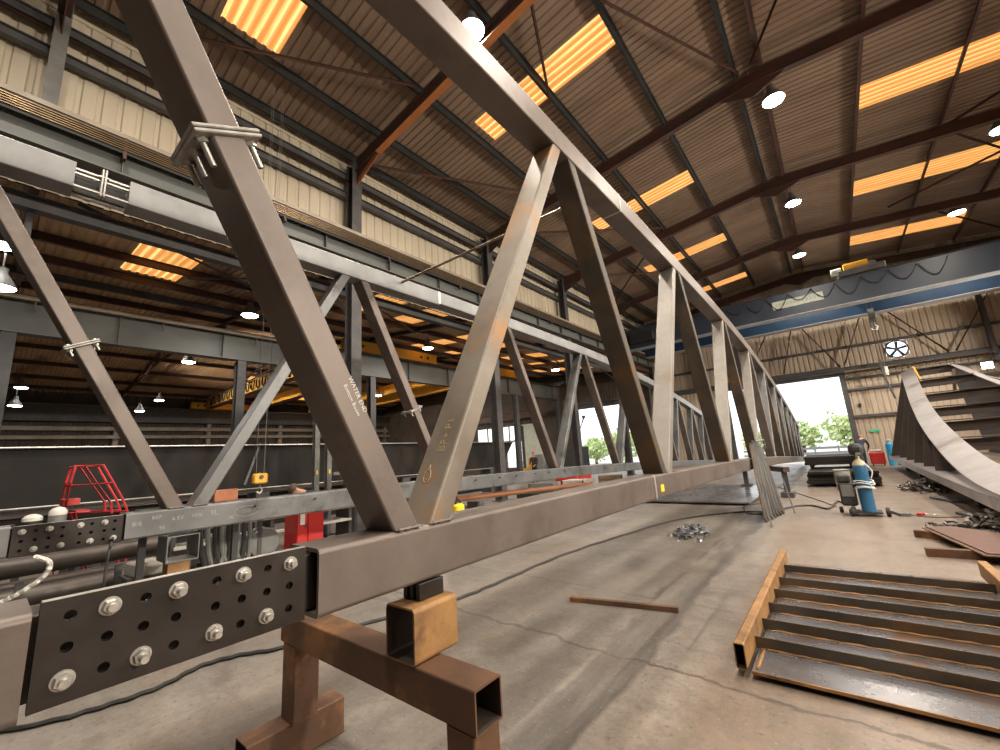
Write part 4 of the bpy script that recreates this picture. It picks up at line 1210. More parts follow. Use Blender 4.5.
for y in (24.3, 22.5, 20.5, 18.5, 16.5, 14.2):
    z = sbow(y) + .08
    hw = bow_x(sbow(y)) - .42
    mb = MB(); mb.bar((XC - hw, y, z - .04), (XC + hw, y, z + .01), .03, .27); mb.box((XC, y - .09, z + .14), (2*hw, .22, .025)); mb.build('cross_plate', dk, t)
for y in (23.4, 20.0, 16.6, 12.5):
    for s in (-1, 1):
        mb = MB(); mb.box((XC + s*1.45, y, .189), (.3, .25, .374)); mb.build('support_block', M['black'], t)
mb = MB(); mb.prism([(4.45, 23.9, 2.6), (5.0, 22.6, 2.5), (4.8, 21.6, 3.0), (4.2, 23.9, 3.8)], (.03, 0, .0)); mb.build('gusset', cw, t)
tag(MB().bar((3.02, 23.4, 3.2), (2.88, 23.6, 4.1), .12, .05, (1, 0, 0)).build('timber_post', M['yellow']), 'ochre timber piece standing up behind the curved fabrication', 'timber')
tag(MB().bar((3.72, 22.8, 2.95), (3.85, 22.9, 3.75), .09, .09, (1, 0, 0)).build('steel_post', M['frame_brown']), 'short brown post standing between the cross plates of the curved fabrication', 'post')
# ================================================================== lamps
def lamp_proto(loc, label, r=.27):
    t = thing('high_bay_lamp', label, 'lamp', loc, 'high bay lamps')
    x, y, z = loc
    mb = MB(); mb.lathe([(r*1.02, -.02), (r*1.05, 0), (r*.95, .05), (r*.6, .22), (r*.36, .34), (r*.36, .46), (r*.15, .48)], loc, 20); mb.build('housing', M['grille'], t)
    mb = MB(); mb.lathe([(r*.98, -.02), (r*.9, -.045), (r*.3, -.06)], loc, 20); mb.build('lens', M['glow_lamp'], t)
    mb = MB(); mb.cyl((x, y, z + .47), (x, y, z + .85), .018, n=6); mb.build('hanger', M['frame_dark'], t)
    return t
def area_light(loc, power, col=(1, .91, .79), size=.45, rot=(0, 0, 0), spread=165):
    l = bpy.data.lights.new('light_beam', 'AREA')
    l.shape = 'DISK'
    l.size = size
    l.energy = power
    l.color = col
    l.spread = math.radians(spread)
    o = bpy.data.objects.new('light_beam', l)
    o.location = (loc[0], loc[1], loc[2] - .08)
    o.rotation_euler = rot
    COL.objects.link(o)
PMAIN = 400
main = [((-4.65, 5.65, 10.75), 'lamp high at top centre, just right of the truss top chord'),
        ((.22, 12.75, 10.85), 'brightest ridge lamp, nearest of the three in line down the roof ridge'),
        ((.22, 19.4, 10.85), 'middle lamp of the three in line down the roof ridge'),
        ((.07, 25.5, 10.85), 'farthest lamp of the three down the roof ridge, just above the blue crane'),
        ((5.66, 25.4, 10.7), 'lamp beside the farthest right-hand amber rooflight'),
        ((5.66, 19.05, 10.7), 'lamp at the right edge between the right-hand amber rooflights')]
proto = None
for loc, lab in main:
    if proto is None: proto = lamp_proto(loc, lab)
    else: dup(proto, loc, lab)
    area_light(loc, PMAIN)
for loc in ((.2, 6.2, 10.85), (5.6, 6.3, 10.7), (5.6, 12.7, 10.7), (5.6, 0, 10.7), (.2, -.5, 10.85), (-4.6, -.8, 10.7)):
    area_light(loc, PMAIN)                # more of the same lamps, outside the frame
bay = [((-15.6, 5.4, 7.15), 'white lamp hung under the second bay roof, left of the big diagonal'),
       ((-23.5, 5.6, 7.0), 'warm lamp under the far bay, above the yellow crane end'),
       ((-14.5, -.34, 7.25), 'upper lamp at the left edge of the picture'),
       ((-14.6, -.26, 6.25), 'lower lamp at the left edge, beneath the upper left-edge lamp'),
       ((-24, -.15, 6.8), 'warm lamp at the left edge, below the grey runway girder'),
       ((-34, .75, 6.95), 'upper of the paired far lamps at lower left'),
       ((-34, .63, 5.95), 'lower of the paired far lamps at lower left'),
       ((-36.5, 7.2, 7.0), 'upper small far lamp left of the yellow crane'),
       ((-36.5, 6.2, 6.2), 'lower small far lamp left of the yellow crane'),
       ((-15.4, 13.6, 7.25), 'lamp above the yellow crane end carriage, left of the rusted diagonal'),
       ((-13.5, 22.8, 6.9), 'far lamp seen between the second truss diagonals, above the far gate'),
       ((-29, 20, 7.2), 'small far lamp hanging by the amber rooflights behind the truss'),
       ((-27, 26.5, 7.0), 'tiny lamp far back right of the rusted diagonal')]
for i, (loc, lab) in enumerate(bay):
    dup(proto, loc, lab)
    if i not in (2, 5, 7): area_light(loc, {1: 150, 4: 80, 9: 200}.get(i, 95), (1, .93, .84) if i not in (1, 4) else (1, .78, .5))
for loc in ((-15, 18, 7), (-28, 12, 7.5), (-36, 18, 7), (-28, 4, 7.5), (-15, -5, 7)): area_light(loc, 110)
for y in (2, 8, 14, 20, 26):         # unseen floods added along the right wall to brighten the steel facing it
    area_light((9.3, y, 5.6), 430, rot=(0, math.radians(84), 0), spread=115)
for x in (-24, -34): area_light((x, 2, 6.4), 280, (1, .92, .8), rot=(math.radians(86), 0, 0), spread=70)  # unseen floods added to brighten the yellow crane girders
t = thing('wall_lamp', 'bright lamp on the gable wall at the right edge, above the curved fabrication', 'lamp', (6.1, 29.6, 4.35))
mb = MB(); mb.box((6.1, 29.75, 4.38), (.42, .16, .34), ch=.02); mb.build('housing', M['grille'], t)
mb = MB(); mb.box((6.1, 29.655, 4.36), (.36, .03, .28)); mb.build('lens', M['glow_lamp'], t)
mb = MB(); mb.tube([(6.1, 29.8, 4.5), (6.1, 30.05, 4.7), (6.1, 30.3, 4.7)], .02, 6); mb.build('bracket', M['frame_dark'], t)

# ================================================================== blue overhead crane of the main bay
t = thing('overhead_crane', 'blue double-girder overhead crane spanning the main bay above the far door', 'crane', (0, 26, 7.6))
mb = MB(); mb.box((-.1, 25.25, 8.27), (18.6, .50, 1.22)); mb.build('girder', M['crane_blue'], t)
mb = MB(); mb.box((-.1, 25.25, 7.645), (18.6, .66, .03)); mb.build('bottom_flange', M['crane_edge'], t)
mb = MB(); mb.box((-.1, 25.25, 8.90), (18.6, .62, .03)); mb.build('top_flange', M['frame_dark'], t)
mb = MB(); mb.box((-.1, 28.4, 8.27), (18.6, .50, 1.22)); mb.build('girder', M['crane_deep'], t)  # far girder's shadow is put into its deeper blue
mb = MB(); mb.box((-.1, 28.35, 7.645), (18.6, .66, .03)); mb.build('bottom_flange', M['crane_edge'], t)
for x in (-9.5, 9.2):
    mb = MB(); mb.box((x, 26.8, 8.36), (.36, 5.4, .5), ch=.02); ec = mb.build('end_carriage', M['crane_deep'], t)
    for y in (24.6, 29.0):
        mb = MB(); mb.lathe([(.05, -.06), (.19, -.06), (.19, .06), (.05, .06)], (x, y, 8.25), 18, 'X'); mb.build('wheel', M['frame_dark'], ec)
mb = MB(); mb.box((-8.3, 24.75, 8.2), (1.5, .5, .55), ch=.03); mb.build('drive_box', M['black'], t)
sg = MB().box((-.42, 24.985, 8.32), (2.12, .03, .42), ch=.01).build('sign_board', M['sign'], t); sg['label'] = 'pale lettered sign board'
for k in range(12):
    MB().box((-1.3 + .16*k, 24.965, 8.33 + .0), (.07 + .03*(k % 3), .008, .12)).build('lettering', mat('faint_sign_ink', (.42, .47, .40)) if k == 0 else bpy.data.materials['faint_sign_ink'], sg)
for k in range(9):                        # festoon loops along the girder
    x0, x1 = -3.6 + .95*k, -2.65 + .95*k
    mb = MB(); mb.tube([(x0 + (x1 - x0)*i/10, 24.93, 8.78 - (.45 + .12*(k % 3))*math.sin(PI*i/10)) for i in range(11)], .018, 5); mb.build('festoon_cable', M['rubber'], t)
mb = MB(); mb.box((2.2, 26.8, 9.13), (1.7, 3.7, .28), ch=.02); tr = mb.build('trolley', M['frame_dark'], t)
MB().cyl((1.6, 25.35, 9.47), (2.5, 25.35, 9.47), .21, n=18).build('hoist_motor', M['yellow'], tr)
MB().cyl((1.1, 25.2, 9.35), (1.5, 25.2, 9.35), .16, n=14).build('gearbox', M['sign'], tr)
MB().cyl((2.15, 26.6, 9.6), (2.9, 26.6, 9.6), .33, n=20).build('rope_drum', M['frame_dark'], tr)
mb = MB()
for dx in (-.09, .09): mb.tube([(2.3 + dx, 26.7, 9.0), (2.3 + dx, 26.7, 7.4)], .014, 5)
mb.build('hoist_rope', M['frame_dark'], t)
mb = MB(); mb.cyl((2.19, 26.7, 7.3), (2.41, 26.7, 7.3), .26, n=20); mb.box((2.3, 26.7, 7.1), (.2, .18, .4)); hb = mb.build('hook_block', M['frame_dark'], t)
mb = MB(); mb.tube([(2.3, 26.7, 6.95), (2.3, 26.7, 6.75), (2.42, 26.7, 6.62), (2.36, 26.7, 6.46), (2.22, 26.7, 6.47), (2.17, 26.7, 6.58)], .045, 8); mb.build('hook', M['crane_edge'], hb)
mb = MB(); mb.tube([(2.30, 26.6, 7.0), (2.28, 26.6, 5.2), (2.32, 26.6, 4.6)], .02, 6); pc = mb.build('pendant_cable', M['rubber'], t)
mb = MB(); mb.box((2.33, 26.6, 4.4), (.12, .12, .42), ch=.02); mb.build('pendant_control', M['white'], pc)

# extract fan in its round opening
t = thing('extract_fan', 'round extract fan glowing with daylight in the gable wall', 'fan', (fx, YE, fz))
mb = MB(); mb.tube([(fx + .45*math.cos(a), YE - .03, fz + .45*math.sin(a)) for a in [2*PI*i/32 for i in range(32)]], .035, 6, closed=True); mb.build('ring', M['frame_dark'], t)
for k in range(5):
    a = PI/2 + k*2*PI/5
    ca, sa = math.cos(a), math.sin(a)
    pts = [(.07, -.05), (.40, -.11), (.42, .03), (.07, .05)]
    mb = MB(); mb.prism([(fx + u*ca - v*sa, YE + .02 - .05*v, fz + u*sa + v*ca) for u, v in pts], (0, .012, 0)); mb.build('blade', M['crane_deep'], t)
MB().cyl((fx, YE - .04, fz), (fx, YE + .06, fz), .09, n=14).build('hub', M['frame_dark'], t)
tag(MB().box((1.62, YE - .05, 1.66), (.42, .03, .12)).build('exit_sign', M['green_sign']), 'small green exit sign on the gable wall right of the door', 'sign')
tag(MB().box((1.25, YE - .06, 3.1), (.12, .06, .2), ch=.01).build('switch_box', M['black']), 'small black box on the gable wall right of the door', 'box')

# ================================================================== yellow crane in the far bay
t = thing('overhead_crane', 'yellow double-girder overhead crane in the far bay at left', 'crane', (-30, 13.4, 7.2))
for y in (11.7, 15.2):
    mb = MB(); mb.box((-30, y, 7.62), (23.4, .42, .72)); g = mb.build('girder', M['yellow'], t)
    mb = MB(); mb.box((-30, y, 7.25), (23.4, .55, .03)); mb.build('bottom_flange', M['frame_brown'], g)
for x in (-18.0, -42.0):
    mb = MB(); mb.box((x, 13.4, 7.50), (.36, 6.0, .56), ch=.02); e = mb.build('end_carriage', M['yellow'], t)
    for y in (10.9, 11.4, 15.2, 15.7):
        mb = MB(); mb.cyl((x + .175, y, 7.5), (x + .19, y, 7.5), .085, n=14); mb.build('lifting_eye', M['black'], e)
for k in range(16):
    x0 = -40.5 + .95*k
    mb = MB(); mb.tube([(x0, 11.4, 8.02), (x0 + .12, 11.38, 7.5), (x0 + .3, 11.38, 7.32), (x0 + .5, 11.38, 7.5), (x0 + .62, 11.4, 8.02)], .05, 5); mb.build('festoon_cable', M['rubber'], t)
MB().tube([(-41, 11.4, 8.06), (-19, 11.4, 8.06)], .05, 6).build('festoon_track', M['edge'], t)
mb = MB(); mb.box((-27.5, 11.475, 7.64), (3.2, .02, .5)); sg = mb.build('name_board', M['white'], t); sg['label'] = 'white and blue maker board'
MB().box((-27.9, 11.46, 7.62), (1.6, .012, .3)).build('blue_band', M['crane_deep'], sg)
mb = MB(); mb.box((-25.5, 13.45, 7.22), (1.5, 3.0, .45), ch=.02); tr = mb.build('trolley', M['yellow'], t)
MB().cyl((-26.2, 13.2, 6.9), (-25, 13.2, 6.9), .35, n=16).build('rope_drum', M['frame_dark'], tr)
t2 = thing('overhead_crane', 'second yellow crane farther down the far bay, mostly behind the rusted diagonal', 'crane', (-30, 22, 7.2))
for y in (20.6, 23.6):
    mb = MB(); mb.box((-30, y, 7.62), (23.4, .42, .72)); mb.build('girder', M['yellow'], t2)
mb = MB(); mb.box((-18, 22.1, 7.50), (.36, 5.6, .56), ch=.02); e = mb.build('end_carriage', M['yellow'], t2)
for y in (20.3, 24.3):
    mb = MB(); mb.cyl((-17.825, y, 7.5), (-17.81, y, 7.5), .10, n=14); mb.build('lifting_eye', M['black'], e)
# yellow hook block hanging low at left from a wall hoist
t = thing('hook_block', 'yellow crane hook block hanging on ropes before the dark girder', 'hook block', (-9, 3.46, 1.3))
mb = MB(); mb.box((-9, 3.46, 1.47), (.14, .26, .20), ch=.025); b = mb.build('body', M['yellow'], t)
MB().cyl((-8.925, 3.46, 1.5), (-8.915, 3.46, 1.5), .04, n=12).build('sheave_pin', M['frame_dark'], b)
for dy in (-.13, -.09, .09, .13):
    mb = MB(); mb.tube([(-9, 3.46 + dy*.8, 1.56), (-9, 3.46 + dy, 10.6)], .006, 5); mb.build('rope', M['grille'], t)
mb = MB(); mb.tube([(-9, 3.46, 1.37), (-9, 3.46, 1.31), (-9, 3.50, 1.27), (-9, 3.50, 1.21), (-9, 3.45, 1.18), (-9, 3.41, 1.22)], .018, 8); mb.build('hook', M['zinc'], t)

# ================================================================== the floor behind the second truss
def simple(name, mb, m, label, cat, group=None, **kw): return tag(mb.build(name, m, **kw), label, cat, group)
t = thing('plate_girder', 'long dark plate girder lying along the second bay behind the trusses', 'girder', (-13, 6, 0))
mb = MB(); mb.prism([(-13, -7.5, 1.26), (-13, 16.0, 1.08), (-13, 17.0, 2.24), (-13, -7.5, 2.42)], (-.03, 0, 0)); mb.build('web', M['black_plate'], t)
mb = MB(); mb.bar((-13.05, -7.5, 2.44), (-13.05, 17.0, 2.26), .42, .035); mb.build('top_flange', M['frame_dark'], t)
mb = MB(); mb.bar((-13.05, -7.5, 1.24), (-13.05, 16.0, 1.06), .50, .04); mb.build('bottom_flange', M['frame_dark'], t)
mb = MB(); mb.box((-12.795, 4.75, 2.455), (.012, 24.4, .012)); 
mb = MB(); mb.bar((-12.835, -7.5, 2.452), (-12.835, 17.0, 2.272), .03, .02); mb.build('bright_edge', M['edge'], t)
mb = MB(); mb.bar((-12.79, -7.5, 1.256), (-12.79, 16.0, 1.076), .03, .02); mb.build('bright_edge', M['edge'], t)
mb = MB(); mb.bar((-12.97, 4.6, 1.27), (-12.97, 4.95, 2.40), .06, .02, (1, 0, 0)); mb.build('stiffener', M['grille'], t)
for i, y in enumerate((-5, 0, 5, 10, 15)):
    simple('girder_stand', MB().box((-13.05, y, .52), (.6, .35, 1.03)), M['frame_dark'], ['first', 'second', 'third', 'fourth', 'fifth'][i] + ' stand from the left carrying the long dark plate girder', 'stand', 'stands under the plate girder')

for i in range(6):
    simple('dark_filler', MB().box((-14.6, 3.5, .08 + .16*i), (1.4 - .05*i, 24 - .5*i, .15), ch=.01), M['black_plate'], ['lowest', 'second', 'third', 'fourth', 'fifth', 'topmost'][i] + ' long dark filler plate of the low stack added behind the girder', 'steel plate', 'dark filler plates behind the girder')  # stack added to darken the pale floor band below the girder
# pipe racks
for i, (x, z, r, y0, y1, lab) in enumerate(((-7.0, .77, .105, -1.5, 1.62, 'upper fat dark pipe on the rack behind the second truss splice'), (-6.9, .47, .10, -2, 1.9, 'lower fat dark pipe on the rack behind the second truss splice'),
        (-7.3, .50, .09, -2, 1.6, 'rear dark pipe on the rack behind the second truss splice'))):
    mb = MB(); mb.cyl((x, y0, z), (x, y1, z), r, n=18); simple('steel_pipe', mb, M['dark_pipe'], lab, 'pipe', 'pipes on the low rack')
t = thing('pipe_rack', 'low dark rack holding the pipes behind the second truss', 'rack', (-7, 0, 0))
for y in (-1.2, .35, 1.1):
    mb = MB(); mb.box((-7.1, y, .335), (.9, .06, .06)); mb.box((-6.68, y, .33), (.05, .06, .66)); mb.box((-7.5, y, .33), (.05, .06, .66)); mb.build('frame', M['frame_dark'], t)
mb = MB(); mb.box((-6.66, 0, .05), (.05, 3.2, .08)); mb.build('base_rail', M['frame_dark'], t)
for i, (x, z, y0, y1) in enumerate(((-6.38, .2965, -1.0, .95), (-6.36, .2455, -1.2, .98), (-6.39, .1945, -1.0, .95))):
    simple('steel_bar', MB().bar((x, y0, z), (x, y1, z), .07, .05), M['edge' if i == 0 else 'frame_dark'], ['bright upper', 'dark middle', 'dark lower'][i] + ' flat bar lying on trestles before the low pipe rack', 'steel bar', 'bars before the pipe rack')
for i, y in enumerate((-.8, .8)):
    simple('bar_support', MB().box((-6.38, y, .085), (.3, .12, .168)), M['timber'], ['left', 'right'][i] + ' timber block under the bars before the pipe rack', 'timber block', 'blocks under the bars')

# stands under the second truss
t = thing('stand', 'open square-tube stand with rusty post under the grey truss', 'stand', (-5.42, 1.35, 0))
mb = MB(); mb.rhs((-5.62, 1.345, .90), (-5.27, 1.345, .90), .27, .25, .010, r=.01); mb.build('tube_head', M['grey_steel'], t)
mb = MB(); mb.bar((-5.4, 1.33, .03), (-5.4, 1.33, .772), .18, .18, (0, 1, 0)); mb.build('post', M['rust_orange'], t)
mb = MB(); mb.box((-5.4, 1.33, .015), (.5, .5, .03)); mb.build('foot', M['rust'], t)
simple('white_block', MB().box((-6.08, 1.22, .66), (.34, .26, .13), rz=.1, ch=.012), M['white'], 'off-white block on a stool left of the rusty post', 'block')
t = thing('stool', 'small dark steel stool under the off-white block', 'stool', (-6, 1.22, 0))
MB().box((-6.1, 1.22, .58), (.4, .34, .03)).build('top', M['frame_dark'], t)
for dx in (-.16, .16):
    for dy in (-.13, .13): MB().box((-6.1 + dx, 1.22 + dy, .283), (.035, .035, .565)).build('leg', M['frame_dark'], t)
for i, (y, z) in enumerate(((4.42, 1.0), (4.72, .98))):
    simple('timber_post', MB().box((-5.42, y, z/2), (.14, .13 if i == 0 else .2, z)), M['timber' if i == 0 else 'frame_dark'], ['pale timber', 'dark steel'][i] + ' post standing under the grey truss beside the red cabinet', 'post')
mb = MB()
for i in range(26):
    z = 1.0 - .034*i
    a = i % 2
    mb.tube([(-5.9 + (.016*math.cos(q) if a else 0), 4.12 + .06*math.sin(i*.12) + (0 if a else .016*math.cos(q)), z + .026*math.sin(q)) for q in [2*PI*k/8 for k in range(8)]], .006, 4, closed=True)
simple('hanging_chain', mb, M['chain'], 'bright chain hanging beside the red cabinet', 'chain')
mb = MB()
for i in range(26):
    z = 1.0 - .034*i
    a = i % 2
    mb.tube([(-5.35 + (.016*math.cos(q) if a else 0), 5.03 + (0 if a else .016*math.cos(q)), z + .026*math.sin(q)) for q in [2*PI*k/8 for k in range(8)]], .006, 4, closed=True)
simple('hanging_chain', mb, M['chain_dark'], 'dark chain hanging under the grey truss just left of the big diagonal foot', 'chain')

# red cabinet
t = thing('machine_cabinet', 'bright red machine cabinet with a white label behind the grey truss', 'cabinet', (-7.2, 3.6, 0))
mb = MB(); mb.box((-7.2, 3.575, .56), (.5, .27, .92), ch=.015); mb.build('body', M['red'], t)
mb = MB(); mb.box((-7.18, 3.35, .58), (.46, .17, .96), ch=.012); dr = mb.build('door', M['red'], t)
mb = MB(); mb.box((-6.945, 3.345, .80), (.008, .075, .17)); mb.build('paper_label', M['white'], dr)
mb = MB(); mb.box((-6.942, 3.41, .7), (.012, .02, .08)); mb.build('handle', M['frame_dark'], dr)
MB().box((-7.2, 3.5, .05), (.46, .42, .10)).build('plinth', M['black'], t)
# hose coils, reel, machine
t = thing('hose_hank', 'hank of thick grey hoses hanging behind the grey truss', 'hose', (-6.5, 2.0, .4))
for i in range(6):
    y0 = 1.82 + .075*i
    mb = MB(); mb.tube(spline([(-6.5 + .02*i, y0, .98), (-6.46, y0 + .03, .6), (-6.44, y0 + .10 + .01*i, .42), (-6.46, y0 + .2, .6), (-6.5, y0 + .20, .98)], 6), .028, 7); mb.build('hose', M['grille' if i % 2 else 'rubber'], t)
t = thing('hose_stand', 'dark rail on two posts carrying the hanging hoses', 'stand', (-6.5, 2.2, 0))
MB().bar((-6.5, 1.7, 1.0), (-6.5, 2.55, 1.0), .05, .05).build('rail', M['frame_dark'], t)
for y in (1.72, 2.53): MB().box((-6.5, y, .487), (.05, .05, .975)).build('post', M['frame_dark'], t)
simple('machine_box', MB().box((-7.1, 2.30, .38), (.5, .34, .76), ch=.02), M['grille'], 'plain grey machine box behind the hanging hoses', 'machine')
t = thing('cable_reel', 'round grey cable reel standing behind the hanging hoses', 'reel', (-6.6, 2.75, .3))
for dx in (-.1, .1):
    mb = MB(); mb.lathe([(.05, -.012), (.19, -.012), (.20, 0), (.19, .012), (.05, .012)], (-6.6 + dx, 2.60, .62), 24, 'X'); mb.build('flange', M['grille'], t)
mb = MB(); mb.lathe([(.03, -.1), (.12, -.1), (.12, .1), (.03, .1)], (-6.6, 2.60, .62), 20, 'X'); mb.build('drum', M['grille'], t)
mb = MB(); mb.box((-6.6, 2.52, .24), (.3, .04, .48)); mb.box((-6.6, 2.68, .24), (.3, .04, .48)); mb.build('cradle', M['frame_dark'], t)
# bench with timber behind cabinet
t = thing('workbench', 'long pale-topped bench behind the red cabinet and reel', 'bench', (-8.2, 3, 0))
mb = MB(); mb.box((-8.2, 3.35, .80), (.6, 3.1, .05)); mb.build('top', M['timber'], t)
mb = MB(); mb.box((-8.15, 3.35, .55), (.5, 2.9, .04)); mb.build('shelf', M['white'], t)
for y in (1.9, 3.3, 4.8):
    mb = MB(); mb.box((-8.2, y, .387), (.5, .06, .774)); mb.build('leg', M['frame_dark'], t)
# dark low wall of stock between
for i, (y0, y1, h, m, lab) in enumerate(((-2.5, -.2, .95, 'frame_brown', 'brown stock bin at the left edge behind the grey truss'), (.9, 3.2, .7, 'frame_dark', 'dark low stock bin behind the pipe rack'), (6.7, 8.9, .75, 'frame_dark', 'long dark stock bin beyond the red cabinet'))):
    mb = MB()
    for x in (-9.74, -9.06): mb.box((x, (y0 + y1)/2, h/2 + .06), (.02, y1 - y0, h - .12))
    for y in (y0 + .01, y1 - .01): mb.box((-9.4, y, h/2 + .06), (.66, .02, h - .12))
    mb.box((-9.4, (y0 + y1)/2, .13), (.66, y1 - y0 - .04, .02))
    n = max(2, int((y1 - y0)/.5))
    for k in range(n + 1):
        for x in (-9.76, -9.04): mb.box((x, y0 + .03 + (y1 - y0 - .06)*k/n, h/2), (.05, .05, h))
    for x in (-9.76, -9.04): mb.box((x, (y0 + y1)/2, h - .02), (.07, y1 - y0 + .02, .05))
    simple('stock_bin', mb, M[m], lab, 'bin')

# red mobile steps
t = thing('mobile_steps', 'red tubular mobile steps standing before the dark girder', 'steps', (-8.5, 1.05, 0))
def rt(pts, name='rail', r=.016): return MB().tube([(-8.5 + p[2] if len(p) > 2 else -8.5, p[0], p[1]) for p in pts], r, 6).build(name, M['red_frame'], t)
for dx in (.25, -.25):
    rt([(.70, .08, dx), (.76, 1.62, dx), (.79, 1.84, dx)], 'leg')
    rt([(.79, 1.84, dx), (1.07, 1.84, dx), (1.33, 1.32, dx), (1.40, 1.12, dx), (1.44, .08, dx)], 'handrail')
    rt([(.76, 1.58, dx), (1.20, 1.58, dx)], 'rail')
    rt([(.88, 1.84, dx), (1.20, 1.30, dx), (1.22, 1.15, dx)], 'rail')
    rt([(.74, 1.22, dx), (1.40, 1.16, dx)], 'rail')
    rt([(.84, 1.22, dx), (1.12, .08, dx)], 'leg')
rt([(.79, 1.84, -.25), (.79, 1.84, .25)]); rt([(.77, 1.6, -.25), (.77, 1.6, .25)]); rt([(1.07, 1.84, -.25), (1.07, 1.84, .25)])
mb = MB(); mb.box((-8.5, .80, 1.36), (.5, .16, .08)); mb.build('toe_board', M['red'], t)
for k in range(4):
    mb = MB(); mb.box((-8.5, .92 + .10*k, 1.22 - .28*k), (.5, .14, .025)); mb.build('step', M['red_frame'], t)
# white-topped bottles and clutter at the left
for i, (x, y, z, r, h, lab) in enumerate(((-7.55, .42, 1.02, .085, .26, 'left white-capped drum on the shelf behind the second truss splice'), (-7.5, .62, 1.02, .08, .32, 'right white-capped drum on the shelf behind the second truss splice'))):
    t = thing('drum', lab, 'drum', (x, y, z), 'white-capped drums on the shelf')
    mb = MB(); mb.cyl((x, y, z), (x, y, z + h*.72), r, n=18); mb.build('body', M['black' if i == 0 else 'grille'], t)
    mb = MB(); mb.lathe([(r*1.02, h*.70), (r*1.02, h*.84), (r*.7, h*.95), (r*.2, h)], (x, y, z), 18); mb.build('cap', M['white'], t)
t = thing('shelf_unit', 'dark shelf unit carrying the drums behind the second truss splice', 'shelf', (-7.7, .2, 0))
MB().box((-7.75, .1, .99), (.6, 1.6, .05)).build('top', M['frame_dark'], t)
for y in (-.65, .85): MB().box((-7.75, y, .48), (.55, .05, .96)).build('side', M['frame_dark'], t)
simple('red_valve', MB().tube([(-7.53, .525, 1.034), (-7.53, .52, 1.12), (-7.50, .525, 1.15)], .018, 6), M['red_frame'], 'small red fitting between the white-capped drums', 'fitting')
for i in range(5):
    y = -.55 + .16*i
    simple('scrap_piece', MB().bar((-7.6, y, 1.06 + .02*i), (-7.9, y + .35, 1.10 + .03*((i*3) % 4)), .09, .07), M[('rust', 'timber', 'grille', 'frame_brown', 'dark_pipe')[i]], ['first rusty', 'second timber', 'third grey', 'fourth brown', 'fifth dark'][i] + ' offcut from the left piled behind the second truss splice', 'offcut', 'offcuts piled at the left edge')
simple('teal_machine', MB().box((-6.0, .02, .42), (.5, .22, .84), ch=.03), M['teal'], 'teal machine casing at the left edge under the grey truss', 'machine')
cable('white_hose', 'white hose curving down from the second truss splice at left', [(-5.22, .34, 1.04), (-5.18, .42, .98), (-5.2, .40, .88), (-5.3, .30, .78), (-5.4, .22, .72), (-5.45, .15, .68), (-5.5, .12, .5), (-5.5, .08, .02)], .018, M['hose_white'])
cable('black_lead', 'thin black lead hanging from the second truss splice', [(-5.24, .80, 1.10), (-5.22, .78, .95), (-5.25, .77, .5), (-5.25, .78, .02)], .010, M['rubber'])
cable('black_lead', 'thin black lead looping over the bars left of the white block', [(-5.8, .50, .02), (-5.85, .55, .35), (-5.9, .75, .55), (-5.95, .92, .52), (-5.9, 1.0, .02)], .010, M['rubber'])
simple('packer_block', MB().box((-5.65, 1.28, 1.36), (.12, .14, .13), ch=.006), M['brick_o'], 'left terracotta-coloured block behind the second truss first V', 'block', 'terracotta blocks behind the truss')
simple('packer_block', MB().box((-5.65, 1.80, 1.36), (.12, .24, .13), ch=.006), M['brick_o'], 'right terracotta-coloured block behind the second truss first V', 'block', 'terracotta blocks behind the truss')
t = thing('block_shelf', 'dark shelf holding the terracotta-coloured blocks', 'shelf', (-5.75, 1.6, 0))
MB().box((-5.72, 1.55, 1.28), (.30, 1.0, .025)).build('board', M['frame_dark'], t)
for y in (1.12, 1.98): MB().box((-5.80, y, .633), (.06, .06, 1.265)).build('post', M['frame_dark'], t)

# posts and copper-coloured tube beyond the first V
for i, (y, lab) in enumerate(((5.10, 'left green-grey post of the pair before the dark girder'), (5.42, 'right green-grey post of the pair before the dark girder'))):
    t = thing('machine_post', lab, 'post', (-10, y, 0), 'green-grey posts before the dark girder')
    mb = MB(); mb.ibeam((-10, y, .02), (-10, y, 4.2), .12, .14, up=(1, 0, 0)); mb.build('shaft', M['column'], t)
    MB().box((-10, y, .01), (.3, .28, .02)).build('foot', M['frame_dark'], t)
    MB().box((-9.925, y, 1.5), (.01, .035, .10)).build('yellow_mark', M['sticker'], t)
t = thing('drill_head', 'dark machine head with arm between posts and big diagonal', 'machine', (-9.3, 5.6, 0))
MB().box((-9.1, 5.75, .55), (.6, .6, 1.1), ch=.04).build('base', M['frame_dark'], t)
MB().box((-9.1, 5.7, 1.33), (.3, .5, .46), ch=.05).build('head', M['rubber'], t)
MB().bar((-9.1, 5.5, 1.45), (-9.1, 5.05, 1.45), .08, .07).build('arm', M['grille'], t)
MB().sphere((-9.1, 5.75, 1.62), .1).build('motor', M['grille'], t)
mb = MB(); mb.cyl((-6, 5.9, .83), (-6, 11.6, .62), .055, n=16)
simple('steel_tube', mb, M['copper_pipe'], 'long copper-brown tube lying under the grey truss', 'tube')
for i, y in enumerate((6.4, 8.6, 10.9)):
    simple('tube_stand', MB().box((-6, y, (.80 - .037*(y - 5.9) - .055)/2), (.3, .08, .80 - .037*(y - 5.9) - .057)), M['frame_dark'], ['nearest', 'middle', 'farthest'][i] + ' dark stand under the copper-brown tube', 'stand', 'stands of the copper-brown tube')
t = thing('power_tool', 'yellow power tool seen just right of the rusted diagonal foot', 'tool', (-5.0, 4.95, .7))
MB().box((-5.0, 4.95, .80), (.16, .2, .16), ch=.03).build('body', M['sticker'], t)
MB().tube([(-5, 4.9, .88), (-5, 4.95, .95), (-5, 5.02, .90)], .02, 6).build('handle', M['rubber'], t)
